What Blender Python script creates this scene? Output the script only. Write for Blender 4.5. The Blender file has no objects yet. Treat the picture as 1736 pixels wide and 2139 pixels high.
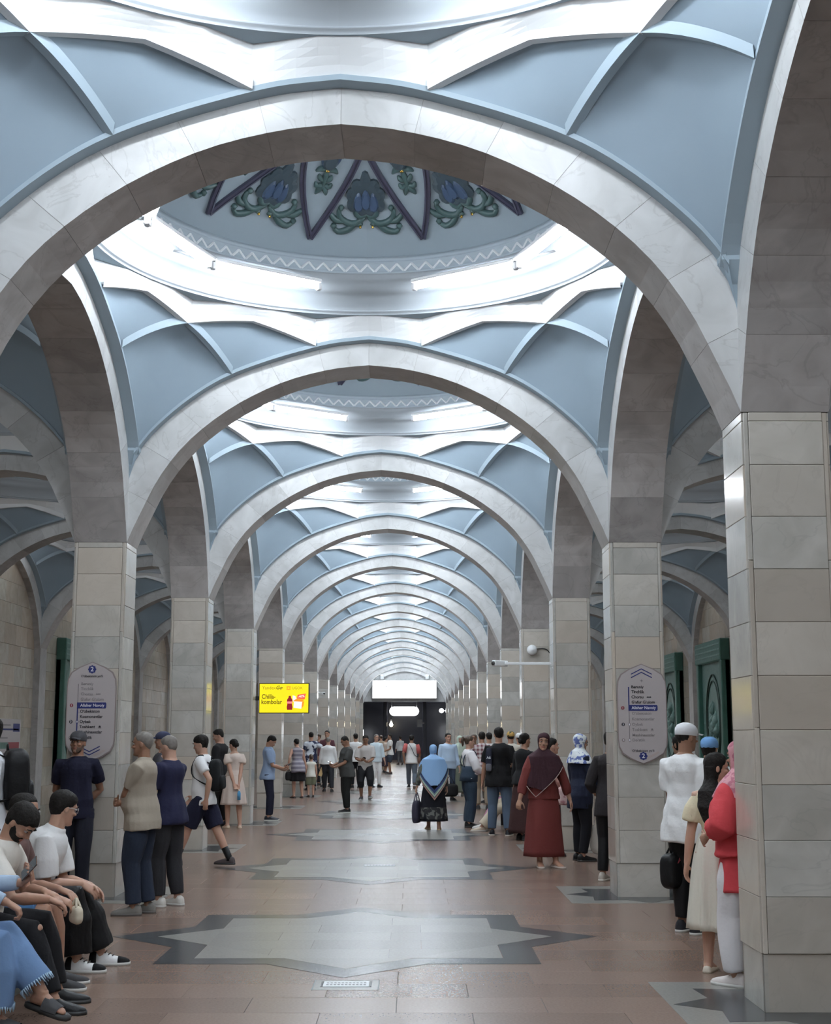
import bpy, bmesh, math, random
import numpy as np
from mathutils import Vector, Matrix
random.seed(7); RNG = np.random.RandomState(11)
SC = bpy.context.scene
COL = SC.collection
PI = math.pi

# ------------------------------------------------------------------ camera, world, exposure
cam_d = bpy.data.cameras.new('camera'); cam = bpy.data.objects.new('camera', cam_d); COL.objects.link(cam)
cam.location = (0.4769, 0.0, 1.65); cam.rotation_euler = (PI/2 + 0.1595, 0, -0.0024)
cam_d.sensor_fit = 'HORIZONTAL'; cam_d.sensor_width = 36.0; cam_d.lens = 36.0*2912.27/1736.0
cam_d.clip_start = 0.05; cam_d.clip_end = 300
SC.camera = cam
world = bpy.data.worlds.new('world'); SC.world = world; world.use_nodes = True
world.node_tree.nodes['Background'].inputs[0].default_value = (0.8, 0.9, 1.0, 1)
world.node_tree.nodes['Background'].inputs[1].default_value = 0.02
SC.view_settings.view_transform = 'Standard'; SC.view_settings.look = 'None'
SC.view_settings.exposure = 0.0; SC.view_settings.gamma = 1.0; SC.view_settings.use_curve_mapping = False
TUBE_POWER = 124.0         # emission of the fluorescent tubes in the domes
SIDE_POWER = 85.0          # the fewer, weaker tubes over the tracks
SC.cycles.max_bounces = 7; SC.cycles.diffuse_bounces = 5; SC.cycles.glossy_bounces = 3
SC.cycles.use_adaptive_sampling = True; SC.cycles.adaptive_threshold = 0.04; SC.cycles.adaptive_min_samples = 16; SC.cycles.time_limit = 1150
SC.cycles.use_denoising = True
SC.cycles.sample_clamp_indirect = 6.0

# ------------------------------------------------------------------ hall dimensions (metres)
HX = 2.597          # half clear span of a nave
PW = 0.564          # pillar side
Y1, SP = 8.768, 6.1178   # front of row 1, spacing of rows
HY = (SP - PW)/2    # half clear span between pillars along the hall
CAP, APEX = 3.714, 5.677
NX = 2*HX + PW      # nave to nave
ROWS = range(-3, 15)     # pillar rows; row 1 is the first one in view
def rowy(k): return Y1 + SP*(k-1)

# ------------------------------------------------------------------ materials
def mat(name, col, rough=0.5, spec=0.5, metal=0.0, emit=None, estr=0.0, noise=None, bump=None, tint=0.0, coat=0.0):
    """noise=(scale, amount, second colour); bump=(scale, strength); tint = brightness varied per object and per loose piece"""
    m = bpy.data.materials.new(name); m.use_nodes = True
    nt = m.node_tree; b = nt.nodes['Principled BSDF']
    b.inputs['Base Color'].default_value = (*col, 1); b.inputs['Roughness'].default_value = rough
    b.inputs['Specular IOR Level'].default_value = spec; b.inputs['Metallic'].default_value = metal
    if coat: b.inputs['Coat Weight'].default_value = coat; b.inputs['Coat Roughness'].default_value = 0.08
    if emit:
        b.inputs['Emission Color'].default_value = (*emit, 1); b.inputs['Emission Strength'].default_value = estr
    L = nt.links.new; last = None
    if noise or bump:
        tc = nt.nodes.new('ShaderNodeTexCoord')
    if noise:
        sc, amt, c2 = noise
        n = nt.nodes.new('ShaderNodeTexNoise'); n.inputs['Scale'].default_value = sc; n.inputs['Detail'].default_value = 5
        L(tc.outputs['Object'], n.inputs['Vector'])
        r = nt.nodes.new('ShaderNodeValToRGB'); r.color_ramp.elements[0].position = 0.5-0.5*amt*0.7; r.color_ramp.elements[1].position = 0.5+0.5*amt*0.7
        r.color_ramp.elements[0].color = (*col, 1); r.color_ramp.elements[1].color = (*c2, 1)
        L(n.outputs['Fac'], r.inputs['Fac']); last = r.outputs['Color']
    if tint:
        oi = nt.nodes.new('ShaderNodeObjectInfo'); ge = nt.nodes.new('ShaderNodeNewGeometry')
        ad = nt.nodes.new('ShaderNodeMath'); ad.operation = 'ADD'
        L(oi.outputs['Random'], ad.inputs[0]); L(ge.outputs['Random Per Island'], ad.inputs[1])
        fr = nt.nodes.new('ShaderNodeMath'); fr.operation = 'FRACT'; L(ad.outputs[0], fr.inputs[0])
        mr = nt.nodes.new('ShaderNodeMapRange'); mr.inputs[3].default_value = 1-tint; mr.inputs[4].default_value = 1+tint
        L(fr.outputs[0], mr.inputs[0])
        h = nt.nodes.new('ShaderNodeHueSaturation'); L(mr.outputs[0], h.inputs['Value'])
        h.inputs['Color'].default_value = (*col, 1)
        if last: L(last, h.inputs['Color'])
        last = h.outputs['Color']
    if last: L(last, b.inputs['Base Color'])
    if bump:
        n2 = nt.nodes.new('ShaderNodeTexNoise'); n2.inputs['Scale'].default_value = bump[0]; n2.inputs['Detail'].default_value = 4
        L(tc.outputs['Object'], n2.inputs['Vector'])
        bp = nt.nodes.new('ShaderNodeBump'); bp.inputs['Strength'].default_value = bump[1]; bp.inputs['Distance'].default_value = 0.02
        L(n2.outputs['Fac'], bp.inputs['Height']); L(bp.outputs['Normal'], b.inputs['Normal'])
    return m
def marble(name, c1, c2, vein, rough=0.16, tint=0.12, warm=None, wamt=0.0):
    """cloudy marble with thin veins, each slab its own tone; warm = a second tone some slabs lean to"""
    m = bpy.data.materials.new(name); m.use_nodes = True
    nt = m.node_tree; b = nt.nodes['Principled BSDF']; L = nt.links.new
    b.inputs['Roughness'].default_value = rough
    oi = nt.nodes.new('ShaderNodeObjectInfo'); ge = nt.nodes.new('ShaderNodeNewGeometry')
    ad = nt.nodes.new('ShaderNodeMath'); ad.operation = 'ADD'
    L(oi.outputs['Random'], ad.inputs[0]); L(ge.outputs['Random Per Island'], ad.inputs[1])
    fr = nt.nodes.new('ShaderNodeMath'); fr.operation = 'FRACT'; L(ad.outputs[0], fr.inputs[0])
    sc = nt.nodes.new('ShaderNodeVectorMath'); sc.operation = 'SCALE'; sc.inputs[0].default_value = (17, 31, 23); L(fr.outputs[0], sc.inputs['Scale'])
    ps = nt.nodes.new('ShaderNodeVectorMath'); ps.operation = 'ADD'; L(ge.outputs['Position'], ps.inputs[0]); L(sc.outputs[0], ps.inputs[1])
    n1 = nt.nodes.new('ShaderNodeTexNoise'); n1.inputs['Scale'].default_value = 2.6; n1.inputs['Detail'].default_value = 6; n1.inputs['Distortion'].default_value = 1.2
    L(ps.outputs[0], n1.inputs['Vector'])
    r1 = nt.nodes.new('ShaderNodeValToRGB'); r1.color_ramp.elements[0].position = 0.32; r1.color_ramp.elements[1].position = 0.68
    r1.color_ramp.elements[0].color = (*c1, 1); r1.color_ramp.elements[1].color = (*c2, 1); L(n1.outputs['Fac'], r1.inputs['Fac'])
    n2 = nt.nodes.new('ShaderNodeTexNoise'); n2.inputs['Scale'].default_value = 1.3; n2.inputs['Detail'].default_value = 7; n2.inputs['Distortion'].default_value = 2.2
    L(ps.outputs[0], n2.inputs['Vector'])
    r2 = nt.nodes.new('ShaderNodeValToRGB'); e = r2.color_ramp.elements
    e[0].position = 0.485; e[0].color = (0, 0, 0, 1); e[1].position = 0.515; e[1].color = (0, 0, 0, 1)
    x = e.new(0.5); x.color = (1, 1, 1, 1); L(n2.outputs['Fac'], r2.inputs['Fac'])
    vm = nt.nodes.new('ShaderNodeMath'); vm.operation = 'MULTIPLY'; vm.inputs[1].default_value = 0.25; L(r2.outputs['Color'], vm.inputs[0])
    mx = nt.nodes.new('ShaderNodeMix'); mx.data_type = 'RGBA'; mx.inputs[7].default_value = (*vein, 1)
    L(vm.outputs[0], mx.inputs[0]); L(r1.outputs['Color'], mx.inputs[6]); last = mx.outputs[2]
    if warm:
        m2 = nt.nodes.new('ShaderNodeMath'); m2.operation = 'MULTIPLY'; m2.inputs[1].default_value = 7.31; L(fr.outputs[0], m2.inputs[0])
        f2 = nt.nodes.new('ShaderNodeMath'); f2.operation = 'FRACT'; L(m2.outputs[0], f2.inputs[0])
        m3 = nt.nodes.new('ShaderNodeMath'); m3.operation = 'MULTIPLY'; m3.inputs[1].default_value = wamt; L(f2.outputs[0], m3.inputs[0])
        w = nt.nodes.new('ShaderNodeMix'); w.data_type = 'RGBA'; w.inputs[7].default_value = (*warm, 1)
        L(m3.outputs[0], w.inputs[0]); L(last, w.inputs[6]); last = w.outputs[2]
    mr = nt.nodes.new('ShaderNodeMapRange'); mr.inputs[3].default_value = 1-tint; mr.inputs[4].default_value = 1+tint*0.7; L(fr.outputs[0], mr.inputs[0])
    h = nt.nodes.new('ShaderNodeHueSaturation'); L(mr.outputs[0], h.inputs['Value']); L(last, h.inputs['Color']); L(h.outputs['Color'], b.inputs['Base Color'])
    return m
M = {}
M['marble'] = marble('pillar_marble', (0.47, 0.465, 0.43), (0.61, 0.60, 0.565), (0.30, 0.30, 0.29), 0.13, 0.16, (0.57, 0.49, 0.405), 0.8)
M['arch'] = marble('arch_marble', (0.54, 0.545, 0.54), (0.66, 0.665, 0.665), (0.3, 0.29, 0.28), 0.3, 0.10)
M['soffit'] = marble('arch_marble_shaded', (0.38, 0.36, 0.35), (0.52, 0.50, 0.49), (0.2, 0.18, 0.17), 0.3, 0.2)  # the arch marble again, its shade painted in as a darker colour
M['wallm'] = marble('wall_marble', (0.40, 0.37, 0.31), (0.52, 0.48, 0.41), (0.3, 0.24, 0.19), 0.25, 0.13, (0.44, 0.31, 0.22), 0.5)
M['joint'] = mat('joint_grout', (0.17, 0.16, 0.14), 0.8)
M['joint2'] = mat('pale_grout', (0.30, 0.29, 0.28), 0.8)
M['plaster'] = mat('blue_plaster', (0.285, 0.36, 0.425), 0.6, 0.3, noise=(3, 0.8, (0.305, 0.385, 0.45)))
M['drum'] = mat('drum_plaster', (0.40, 0.44, 0.475), 0.55, 0.3)
M['rib'] = mat('rib_plaster_lit', (0.335, 0.415, 0.475), 0.55, 0.3)  # the sails' plaster in a paler copy, lit look put into the colour
M['white'] = mat('white_plaster', (0.86, 0.885, 0.90), 0.5, 0.3)
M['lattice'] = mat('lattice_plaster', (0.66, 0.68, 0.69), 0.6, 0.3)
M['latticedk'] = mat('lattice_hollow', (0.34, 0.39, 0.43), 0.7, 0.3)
M['dome'] = mat('dome_blue', (0.27, 0.325, 0.365), 0.55, 0.3)
M['bar'] = mat('dome_bar', (0.045, 0.045, 0.075), 0.3, 0.6)
M['leaf'] = mat('ornament_green', (0.045, 0.085, 0.085), 0.4, 0.5)
M['petal'] = mat('ornament_blue', (0.045, 0.075, 0.135), 0.35, 0.5)
M['petal2'] = mat('ornament_slate', (0.04, 0.06, 0.075), 0.35, 0.5)
M['gold'] = mat('ornament_gold', (0.8, 0.5, 0.12), 0.25, 0.5, 1.0)
M['tube'] = mat('lit_tube', (1, 1, 1), 0.5, emit=(0.86, 0.93, 1.0), estr=TUBE_POWER)
M['tube2'] = mat('lit_tube_side', (1, 1, 1), 0.5, emit=(0.90, 0.95, 1.0), estr=SIDE_POWER)
M['fit'] = mat('lamp_fitting', (0.55, 0.55, 0.56), 0.4, 0.5)
M['tile'] = mat('brown_granite', (0.19, 0.124, 0.095), 0.27, 0.5, noise=(60, 0.9, (0.25, 0.17, 0.13)), tint=0.13)
M['grey'] = mat('grey_granite', (0.235, 0.228, 0.205), 0.26, 0.5, noise=(50, 0.9, (0.30, 0.29, 0.265)), tint=0.06)
M['dark'] = mat('dark_granite', (0.055, 0.058, 0.060), 0.24, 0.5, noise=(70, 0.9, (0.085, 0.088, 0.09)), tint=0.1)
M['pit'] = mat('track_pit', (0.06, 0.055, 0.05), 0.9)
M['black'] = mat('black_metal', (0.02, 0.02, 0.022), 0.4)
M['steel'] = mat('steel', (0.62, 0.63, 0.63), 0.28, 0.5, 1.0)
M['backing'] = mat('backing_grey', (0.2, 0.2, 0.2), 0.9)

# ------------------------------------------------------------------ object helpers
def mesh(name, V, F, mats=None, mi=None, smooth=False):
    me = bpy.data.meshes.new(name)
    me.from_pydata([tuple(map(float, v)) for v in V], [], [tuple(int(i) for i in f) for f in F])
    if mats is not None:
        for m in (mats if isinstance(mats, (list, tuple)) else [mats]): me.materials.append(m)
    if mi is not None: me.polygons.foreach_set('material_index', np.array(mi, dtype=np.int32))
    if smooth: me.polygons.foreach_set('use_smooth', np.ones(len(me.polygons), dtype=bool))
    me.update(); return me
def obj(name, me, parent=None, loc=None, rot=None, kind=None, label=None, cat=None, group=None):
    o = bpy.data.objects.new(name, me); COL.objects.link(o)
    if parent is not None: o.parent = parent
    if loc is not None: o.location = loc
    if rot is not None: o.rotation_euler = rot
    return tag(o, label, cat, group, kind)
def tag(o, label=None, cat=None, group=None, kind=None):
    if label: o['label'] = label
    if cat: o['category'] = cat
    if group: o['group'] = group
    if kind: o['kind'] = kind
    return o
def thing(name, loc, label, cat, group=None, rz=0.0): return obj(name, None, None, loc, (0, 0, rz), None, label, cat, group)
def struct(name, loc=(0, 0, 0), label=None): return obj(name, None, None, loc, None, 'structure', label)
class MB:
    """collects shapes into one mesh"""
    def __init__(s): s.V = []; s.F = []; s.I = []; s.S = []
    def add(s, V, F, mi=0, smooth=False):
        n = len(s.V); s.V += [tuple(v) for v in V]; s.F += [tuple(i+n for i in f) for f in F]; s.I += [mi]*len(F); s.S += [smooth]*len(F); return s
    def box(s, x0, y0, z0, x1, y1, z1, mi=0):
        V = [(x, y, z) for z in (z0, z1) for y in (y0, y1) for x in (x0, x1)]
        return s.add(V, [(0, 2, 3, 1), (4, 5, 7, 6), (0, 1, 5, 4), (2, 6, 7, 3), (0, 4, 6, 2), (1, 3, 7, 5)], mi)
    def bbox(s, x0, y0, z0, x1, y1, z1, b=0.006, mi=0):
        """box with chamfered edges"""
        bm = bmesh.new(); bmesh.ops.create_cube(bm, size=1)
        for v in bm.verts: v.co = Vector(((x0+x1)/2+v.co.x*(x1-x0), (y0+y1)/2+v.co.y*(y1-y0), (z0+z1)/2+v.co.z*(z1-z0)))
        bmesh.ops.bevel(bm, geom=bm.edges[:], offset=b, segments=1, affect='EDGES')
        bm.verts.index_update(); s.add([v.co[:] for v in bm.verts], [[v.index for v in f.verts] for f in bm.faces], mi); bm.free(); return s
    def tube(s, P, R, n=8, mi=0, cap=True, smooth=True, up=None, flat=1.0):
        """tube through points P with radii R (scalar or list); flat squashes it along the second axis"""
        P = [np.array(p, float) for p in P]; R = [R]*len(P) if np.isscalar(R) else R
        V = []; F = []; u = None
        for i, p in enumerate(P):
            t = P[min(i+1, len(P)-1)]-P[max(i-1, 0)]; t = t/(np.linalg.norm(t)+1e-12)
            if u is None:
                a = np.array(up if up is not None else ((0, 0, 1) if abs(t[2]) < 0.9 else (0, 1, 0)), float)
                u = np.cross(a, t); u /= np.linalg.norm(u)+1e-12
            else: u = u-t*np.dot(u, t); u /= np.linalg.norm(u)+1e-12
            w = np.cross(t, u)
            for k in range(n):
                a = 2*PI*k/n; V.append(p+R[i]*(u*math.cos(a)+w*flat*math.sin(a)))
        for i in range(len(P)-1):
            for k in range(n): F.append((i*n+k, i*n+(k+1) % n, (i+1)*n+(k+1) % n, (i+1)*n+k))
        if cap: F.append(tuple(range(n))[::-1]); F.append(tuple((len(P)-1)*n+k for k in range(n)))
        return s.add(V, F, mi, smooth)
    def prism(s, poly, z0, z1, mi=0, mi_side=None):
        n = len(poly); V = [(x, y, z0) for x, y in poly]+[(x, y, z1) for x, y in poly]
        s.add(V, [tuple(range(n))[::-1], tuple(range(n, 2*n))], mi)
        m = len(s.V)-2*n
        s.F += [(m+i, m+(i+1) % n, m+n+(i+1) % n, m+n+i) for i in range(n)]; s.I += [mi if mi_side is None else mi_side]*n; s.S += [False]*n
        return s
    def grid(s, G, mi=0, smooth=True, flip=False):
        """G[i][j] points"""
        a, b = len(G), len(G[0]); V = [p for r in G for p in r]
        F = [(i*b+j, i*b+j+1, (i+1)*b+j+1, (i+1)*b+j) for i in range(a-1) for j in range(b-1)]
        if flip: F = [f[::-1] for f in F]
        return s.add(V, F, mi, smooth)
    def lathe(s, prof, n=24, mi=0, smooth=True, c=(0, 0, 0)):
        G = [[(c[0]+r*math.sin(2*PI*j/n), c[1]+r*math.cos(2*PI*j/n), c[2]+z) for j in range(n+1)] for r, z in prof]
        return s.grid(G, mi, smooth)
    def xf(s, mtx):
        s.V = [tuple(mtx @ Vector(v)) for v in s.V]; return s
    def me(s, name, mats, weld=False):
        m = mesh(name, s.V, s.F, mats, s.I)
        m.polygons.foreach_set('use_smooth', np.array(s.S, dtype=bool)); m.update(); return m
def text(body, size, m, parent, loc, rot=(PI/2, 0, 0), align='LEFT', bold=0.0, name='lettering', depth=0.0008, shear=0.0, width=1.0):
    cu = bpy.data.curves.new(name, 'FONT'); cu.body = body; cu.size = size; cu.align_x = align; cu.align_y = 'CENTER'
    cu.extrude = depth; cu.offset = bold; cu.shear = shear; cu.resolution_u = 3; cu.materials.append(m)
    tmp = bpy.data.objects.new('lettering', cu); me = bpy.data.meshes.new_from_object(tmp); bpy.data.objects.remove(tmp); bpy.data.curves.remove(cu)
    if not len(me.materials): me.materials.append(m)
    o = obj(name, me, parent, loc, rot); o.scale = (width, 1, 1); return o

# ------------------------------------------------------------------ arch curves
def crom(P, n):
    """Catmull-Rom through P, resampled to n points evenly along its length"""
    P = np.array(P, float); Q = np.vstack([2*P[0]-P[1], P, 2*P[-1]-P[-2]]); out = []
    for i in range(1, len(Q)-2):
        for t in np.linspace(0, 1, 20, endpoint=False):
            a, b, c, d = Q[i-1:i+3]
            out.append(0.5*((2*b)+(c-a)*t+(2*a-5*b+4*c-d)*t*t+(3*b-a-3*c+d)*t**3))
    out.append(Q[-2]); out = np.array(out)
    s = np.r_[0, np.cumsum(np.linalg.norm(np.diff(out, axis=0), axis=1))]
    return np.stack([np.interp(np.linspace(0, s[-1], n), s, out[:, k]) for k in range(out.shape[1])], 1)
IN = [(2.597, 3.714), (2.535, 3.87), (2.452, 4.05), (2.26, 4.44), (1.955, 4.835), (1.49, 5.207), (0.945, 5.485), (0.42, 5.632), (0, 5.68)]
EX = [(2.597, 4.60), (2.48, 4.775), (2.32, 4.96), (2.04, 5.21), (1.75, 5.415), (1.48, 5.555), (1.18, 5.67), (0.85, 5.775), (0.42, 5.885), (0, 5.935)]
EXD = crom(EX, 120)
def exz(x):
    """height of the marble band's upper edge at |x| (span normalised to HX)"""
    o = np.argsort(EXD[:, 0]); return float(np.interp(abs(x), EXD[o, 0], EXD[o, 1]))
def voussoirs(hs, thick, nv=7):
    """list of (V, F, mi) blocks of an arch of half span hs lying in the x-z plane, y from 0 to thick"""
    sub = 3; k = hs/HX
    ins = crom(IN, nv*sub+1); outer = [(2.597, 3.714), (2.597, 4.1), (2.597, 4.60)]
    ol = crom(EX, 200); ol = np.vstack([np.linspace((2.597, 3.714), (2.597, 4.60), 60)[:-1], ol])
    s = np.r_[0, np.cumsum(np.linalg.norm(np.diff(ol, axis=0), axis=1))]
    outs = np.stack([np.interp(np.linspace(0, s[-1], nv*sub+1), s, ol[:, j]) for j in (0, 1)], 1)
    blocks = []
    for sg in (-1, 1):
        for b in range(nv):
            I = ins[b*sub:b*sub+sub+1].copy(); O = outs[b*sub:b*sub+sub+1].copy()
            g = 0.0012
            for A in (I, O):
                d0 = A[1]-A[0]; A[0] += d0/np.linalg.norm(d0)*g; d1 = A[-2]-A[-1]; A[-1] += d1/(np.linalg.norm(d1)+1e-9)*g
            V = []; n = sub+1
            for y in (0.0, thick):
                for A in (I, O): V += [(sg*p[0]*k, y, p[1]) for p in A]
            F = []; mi = []
            for j in range(sub):
                F.append((j, j+1, n+j+1, n+j)); mi.append(0)                        # front
                F.append((2*n+j, 3*n+j, 3*n+j+1, 2*n+j+1)); mi.append(0)             # back
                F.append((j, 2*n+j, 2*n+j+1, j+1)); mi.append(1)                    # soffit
                F.append((n+j, n+j+1, 3*n+j+1, 3*n+j)); mi.append(0)                # top
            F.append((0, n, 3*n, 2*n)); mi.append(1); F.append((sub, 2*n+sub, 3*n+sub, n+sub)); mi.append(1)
            if sg < 0: F = [f[::-1] for f in F]
            blocks.append((V, F, mi))
    return blocks
def arch_core(hs, thick):
    """the mortar behind the slabs, 6 mm inside them"""
    k = hs/HX; mb = MB(); n = 29
    I = crom(IN, n); ol = np.vstack([np.linspace((2.597, 3.714), (2.597, 4.60), 60)[:-1], crom(EX, 200)])
    s = np.r_[0, np.cumsum(np.linalg.norm(np.diff(ol, axis=0), axis=1))]
    O = np.stack([np.interp(np.linspace(0, s[-1], n), s, ol[:, j]) for j in (0, 1)], 1)
    I = I+np.array([0.0, 0.006]); e = 0.006
    for sg in (-1, 1):
        mb.grid([[(sg*p[0]*k, e, p[1]) for p in A] for A in (I, O)]); mb.grid([[(sg*p[0]*k, thick-e, p[1]) for p in A] for A in (I, O)])
        mb.grid([[(sg*p[0]*k, y, p[1]) for p in I] for y in (e, thick-e)])
    return mb.me('mortar', M['joint2'])
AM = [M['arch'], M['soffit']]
V_CROSS = [mesh('voussoir', v, f, AM, i) for v, f, i in voussoirs(HX, PW)]
V_LONG = [mesh('voussoir', v, f, AM, i) for v, f, i in voussoirs(HY, PW)]
CORE_C, CORE_L = arch_core(HX, PW), arch_core(HY, PW)
def joined(bl):
    mb = MB()
    for v, f, i in bl:
        n = len(mb.V); mb.V += v; mb.F += [tuple(q+n for q in g) for g in f]; mb.I += i; mb.S += [False]*len(f)
    return mb.me('voussoirs', AM)
J_CROSS, J_LONG = joined(voussoirs(HX, PW)), joined(voussoirs(HY, PW))
def arch(long, loc, rz, split):
    a = struct('arch_beam', loc); a.rotation_euler = (0, 0, rz)
    if split:
        for m in (V_LONG if long else V_CROSS): obj('voussoir', m, a)
    else:
        o = obj('voussoir', J_LONG if long else J_CROSS, a); o['kind'] = 'stuff'
    obj('mortar', CORE_L if long else CORE_C, a)
    return a
for k in ROWS:
    y = rowy(k)
    for n in (-1, 0, 1): arch(False, (n*NX, y, 0), 0, (n == 0 and -1 < k < 9) or (n != 0 and 1 <= k < 6))
    if k < ROWS[-1]:
        for n in (-2, -1, 1, 2):       # longitudinal arches on the two pillar lines and along the two track walls
            xc = n*NX/2 if abs(n) == 1 else math.copysign(1.5*NX, n)
            arch(True, (xc+PW/2, y+PW+HY, 0), PI/2, abs(n) == 1 and 0 <= k < 7)

# ------------------------------------------------------------------ pillars
H_C = 0.336; BASE = 0.345
def course_z():
    zs = [(0.0, BASE)]; z = BASE
    while z < 3.6: zs.append((z, min(z+H_C, 3.655))); z += H_C
    zs[-1] = (zs[-1][0], 3.655); zs.append((3.655, CAP)); return zs
CZ = course_z()
def slab_set(detail):
    """meshes of one pillar, origin at the middle of its foot"""
    h = PW/2; out = []; g = 0.0012
    for i, (z0, z1) in enumerate(CZ):
        b = i == 0
        if detail:
            o = 0.0 if b else 0.010     # the dado of panels stands proud of the plinth block
            e = h-0.045
            t = 0.03
            for s in range(4):
                mb = MB(); y0 = -h+(0.012 if b else 0.0); w = h-0.012 if b else (e if s % 2 == 0 else h-0.012)
                mb.bbox(-w, y0, z0+g, w, y0+t, z1-g, 0.003)
                out.append(('slab', mb.xf(Matrix.Rotation(s*PI/2, 4, 'Z')).me('slab', M['marble'])))
        else:
            mb = MB(); mb.bbox(-h+(0.012 if b else 0), -h+(0.012 if b else 0), z0+g, h-(0.012 if b else 0), h-(0.012 if b else 0), z1-g, 0.004)
            out.append(('slab', mb.me('slab', M['marble'])))
    if detail:
        for sx in (-1, 1):
            for sy in (-1, 1):      # narrow corner strips beside the front and back panels
                mb = MB(); a, c = sx*(h-0.043), sx*(h-0.013)
                y0, y1 = sorted((sy*h-sy*0.004, sy*(h-0.03)))
                for z0, z1 in ((BASE, 1.7), (1.704, 2.75), (2.754, CAP)):
                    mb.bbox(min(a, c), y0, z0, max(a, c), y1, z1, 0.004)
                out.append(('corner_strip', mb.me('corner_strip', M['marble'])))
    c = MB(); q = h-0.016; c.box(-q, -q, 0, q, q, CAP); c.box(-h+0.004, -h+0.004, CAP, h-0.004, h-0.004, 4.55)
    out.append(('core', c.me('core', M['joint'])))
    return out
P_NEAR, P_FAR = slab_set(True), slab_set(False)
def pillar(x, y, detail):
    p = struct('pillar', (x, y, 0))
    for n, m in (P_NEAR if detail else P_FAR): obj(n, m, p)
for k in ROWS:
    for s in (-1, 1): pillar(s*NX/2, rowy(k)+PW/2, 1 <= k <= 4)

# ------------------------------------------------------------------ star vaults and domes (local origin: middle of the bay, floor level)
UL, UP, UX, UK = 0.23, 0.59, 0.7325, 0.505     # low point, rib foot, crossing, rib apex along the upper run
OFF, DIN = 0.045, 0.112
def side_pt(u, side, off=OFF, d=DIN):
    """point above the band of the arch on one side of the bay (side 0 far, 1 right, 2 near, 3 left) at u in -1..1"""
    hw, hd = (HX, HY) if side % 2 == 0 else (HY, HX)
    x = u*(hw-0.03); y = hd-d; z = exz(min(abs(u), 1)*HX)+off
    return [np.array((x, y, z)), np.array((y, -x, z)), np.array((-x, -y, z)), np.array((-y, x, z))][side]
def vec3(*a): return np.array(a, float)
def nrm(u, v, z): return np.array((u*HX, v*HY, z))
def bez(a, b, lift, n):
    t = np.linspace(0, 1, n)[:, None]; p = a+(b-a)*t; p = p.copy(); p[:, 2] += lift*4*(t[:, 0]*(1-t[:, 0])); return p
def corner(sx, sy):
    """the curves of one corner (right far for sx=sy=1), as functions mirrored by sx, sy"""
    q = lambda p: np.array((p[0]*sx, p[1]*sy, p[2]))
    P = q(side_pt(UP, 0)); Q = q(side_pt(-UP, 1)); X = q(nrm(UX, UX, 5.955))
    LF = q(side_pt(UL, 0)); LS = q(side_pt(-UL, 1))
    K1 = X+(LF-X)*UK; K1 = np.array((K1[0], K1[1], 6.075)); K2 = X+(LS-X)*UK; K2 = np.array((K2[0], K2[1], 6.075))
    n = 9
    c = dict(P=P, Q=Q, X=X, LF=LF, LS=LS, K1=K1, K2=K2)
    c['PX'] = bez(P, X, 0.045, n); c['QX'] = bez(Q, X, 0.045, n)
    c['XLF'] = np.vstack([bez(X, K1, 0.012, 5), bez(K1, LF, 0.012, 5)[1:]]); c['XLS'] = np.vstack([bez(X, K2, 0.012, 5), bez(K2, LS, 0.012, 5)[1:]])
    c['CP'] = np.array([q(side_pt(1+(UP-1)*t, 0)) for t in np.linspace(0, 1, n)]); c['CQ'] = np.array([q(side_pt(-(1+(UP-1)*t), 1)) for t in np.linspace(0, 1, n)])
    c['CQ'][0] = c['CP'][0] = np.array((sx*(HX-0.012), sy*(HY-0.012), 4.44))
    c['PLF'] = np.array([q(side_pt(UP+(UL-UP)*t, 0)) for t in np.linspace(0, 1, n)]); c['QLS'] = np.array([q(side_pt(-(UP+(UL-UP)*t), 1)) for t in np.linspace(0, 1, n)])
    return c
def coons(c0, c1, d0, d1, bulge):
    """patch with edges c0 (v=0), c1 (v=1) along u and d0 (u=0), d1 (u=1) along v; bulge lifts its middle up and outward"""
    n, m = len(c0), len(d0); G = []
    for j in range(m):
        v = j/(m-1); row = []
        for i in range(n):
            u = i/(n-1)
            p = (1-v)*c0[i]+v*c1[i]+(1-u)*d0[j]+u*d1[j]-((1-u)*(1-v)*c0[0]+u*(1-v)*c0[-1]+(1-u)*v*c1[0]+u*v*c1[-1])
            r = np.array((p[0], p[1], 0.0)); r /= np.linalg.norm(r)
            w = 16*u*(1-u)*v*(1-v)
            row.append(p+w*bulge*(np.array((0, 0, 1.0))*0.8+r*0.6))
        G.append(row)
    return G
def solid_strip(path, prof, ups, closed=False):
    """sweep profile [(side, up)] along a path; ups = direction of 'up' at each point"""
    G = []; n = len(path)
    for i, p in enumerate(path):
        t = path[min(i+1, n-1)]-path[max(i-1, 0)]; t /= np.linalg.norm(t)
        s = np.cross(t, ups[i]); s /= np.linalg.norm(s)
        G.append([p+s*a+ups[i]*b for a, b in prof])
    return G
RR, ZR = 2.47, 6.158
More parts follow.
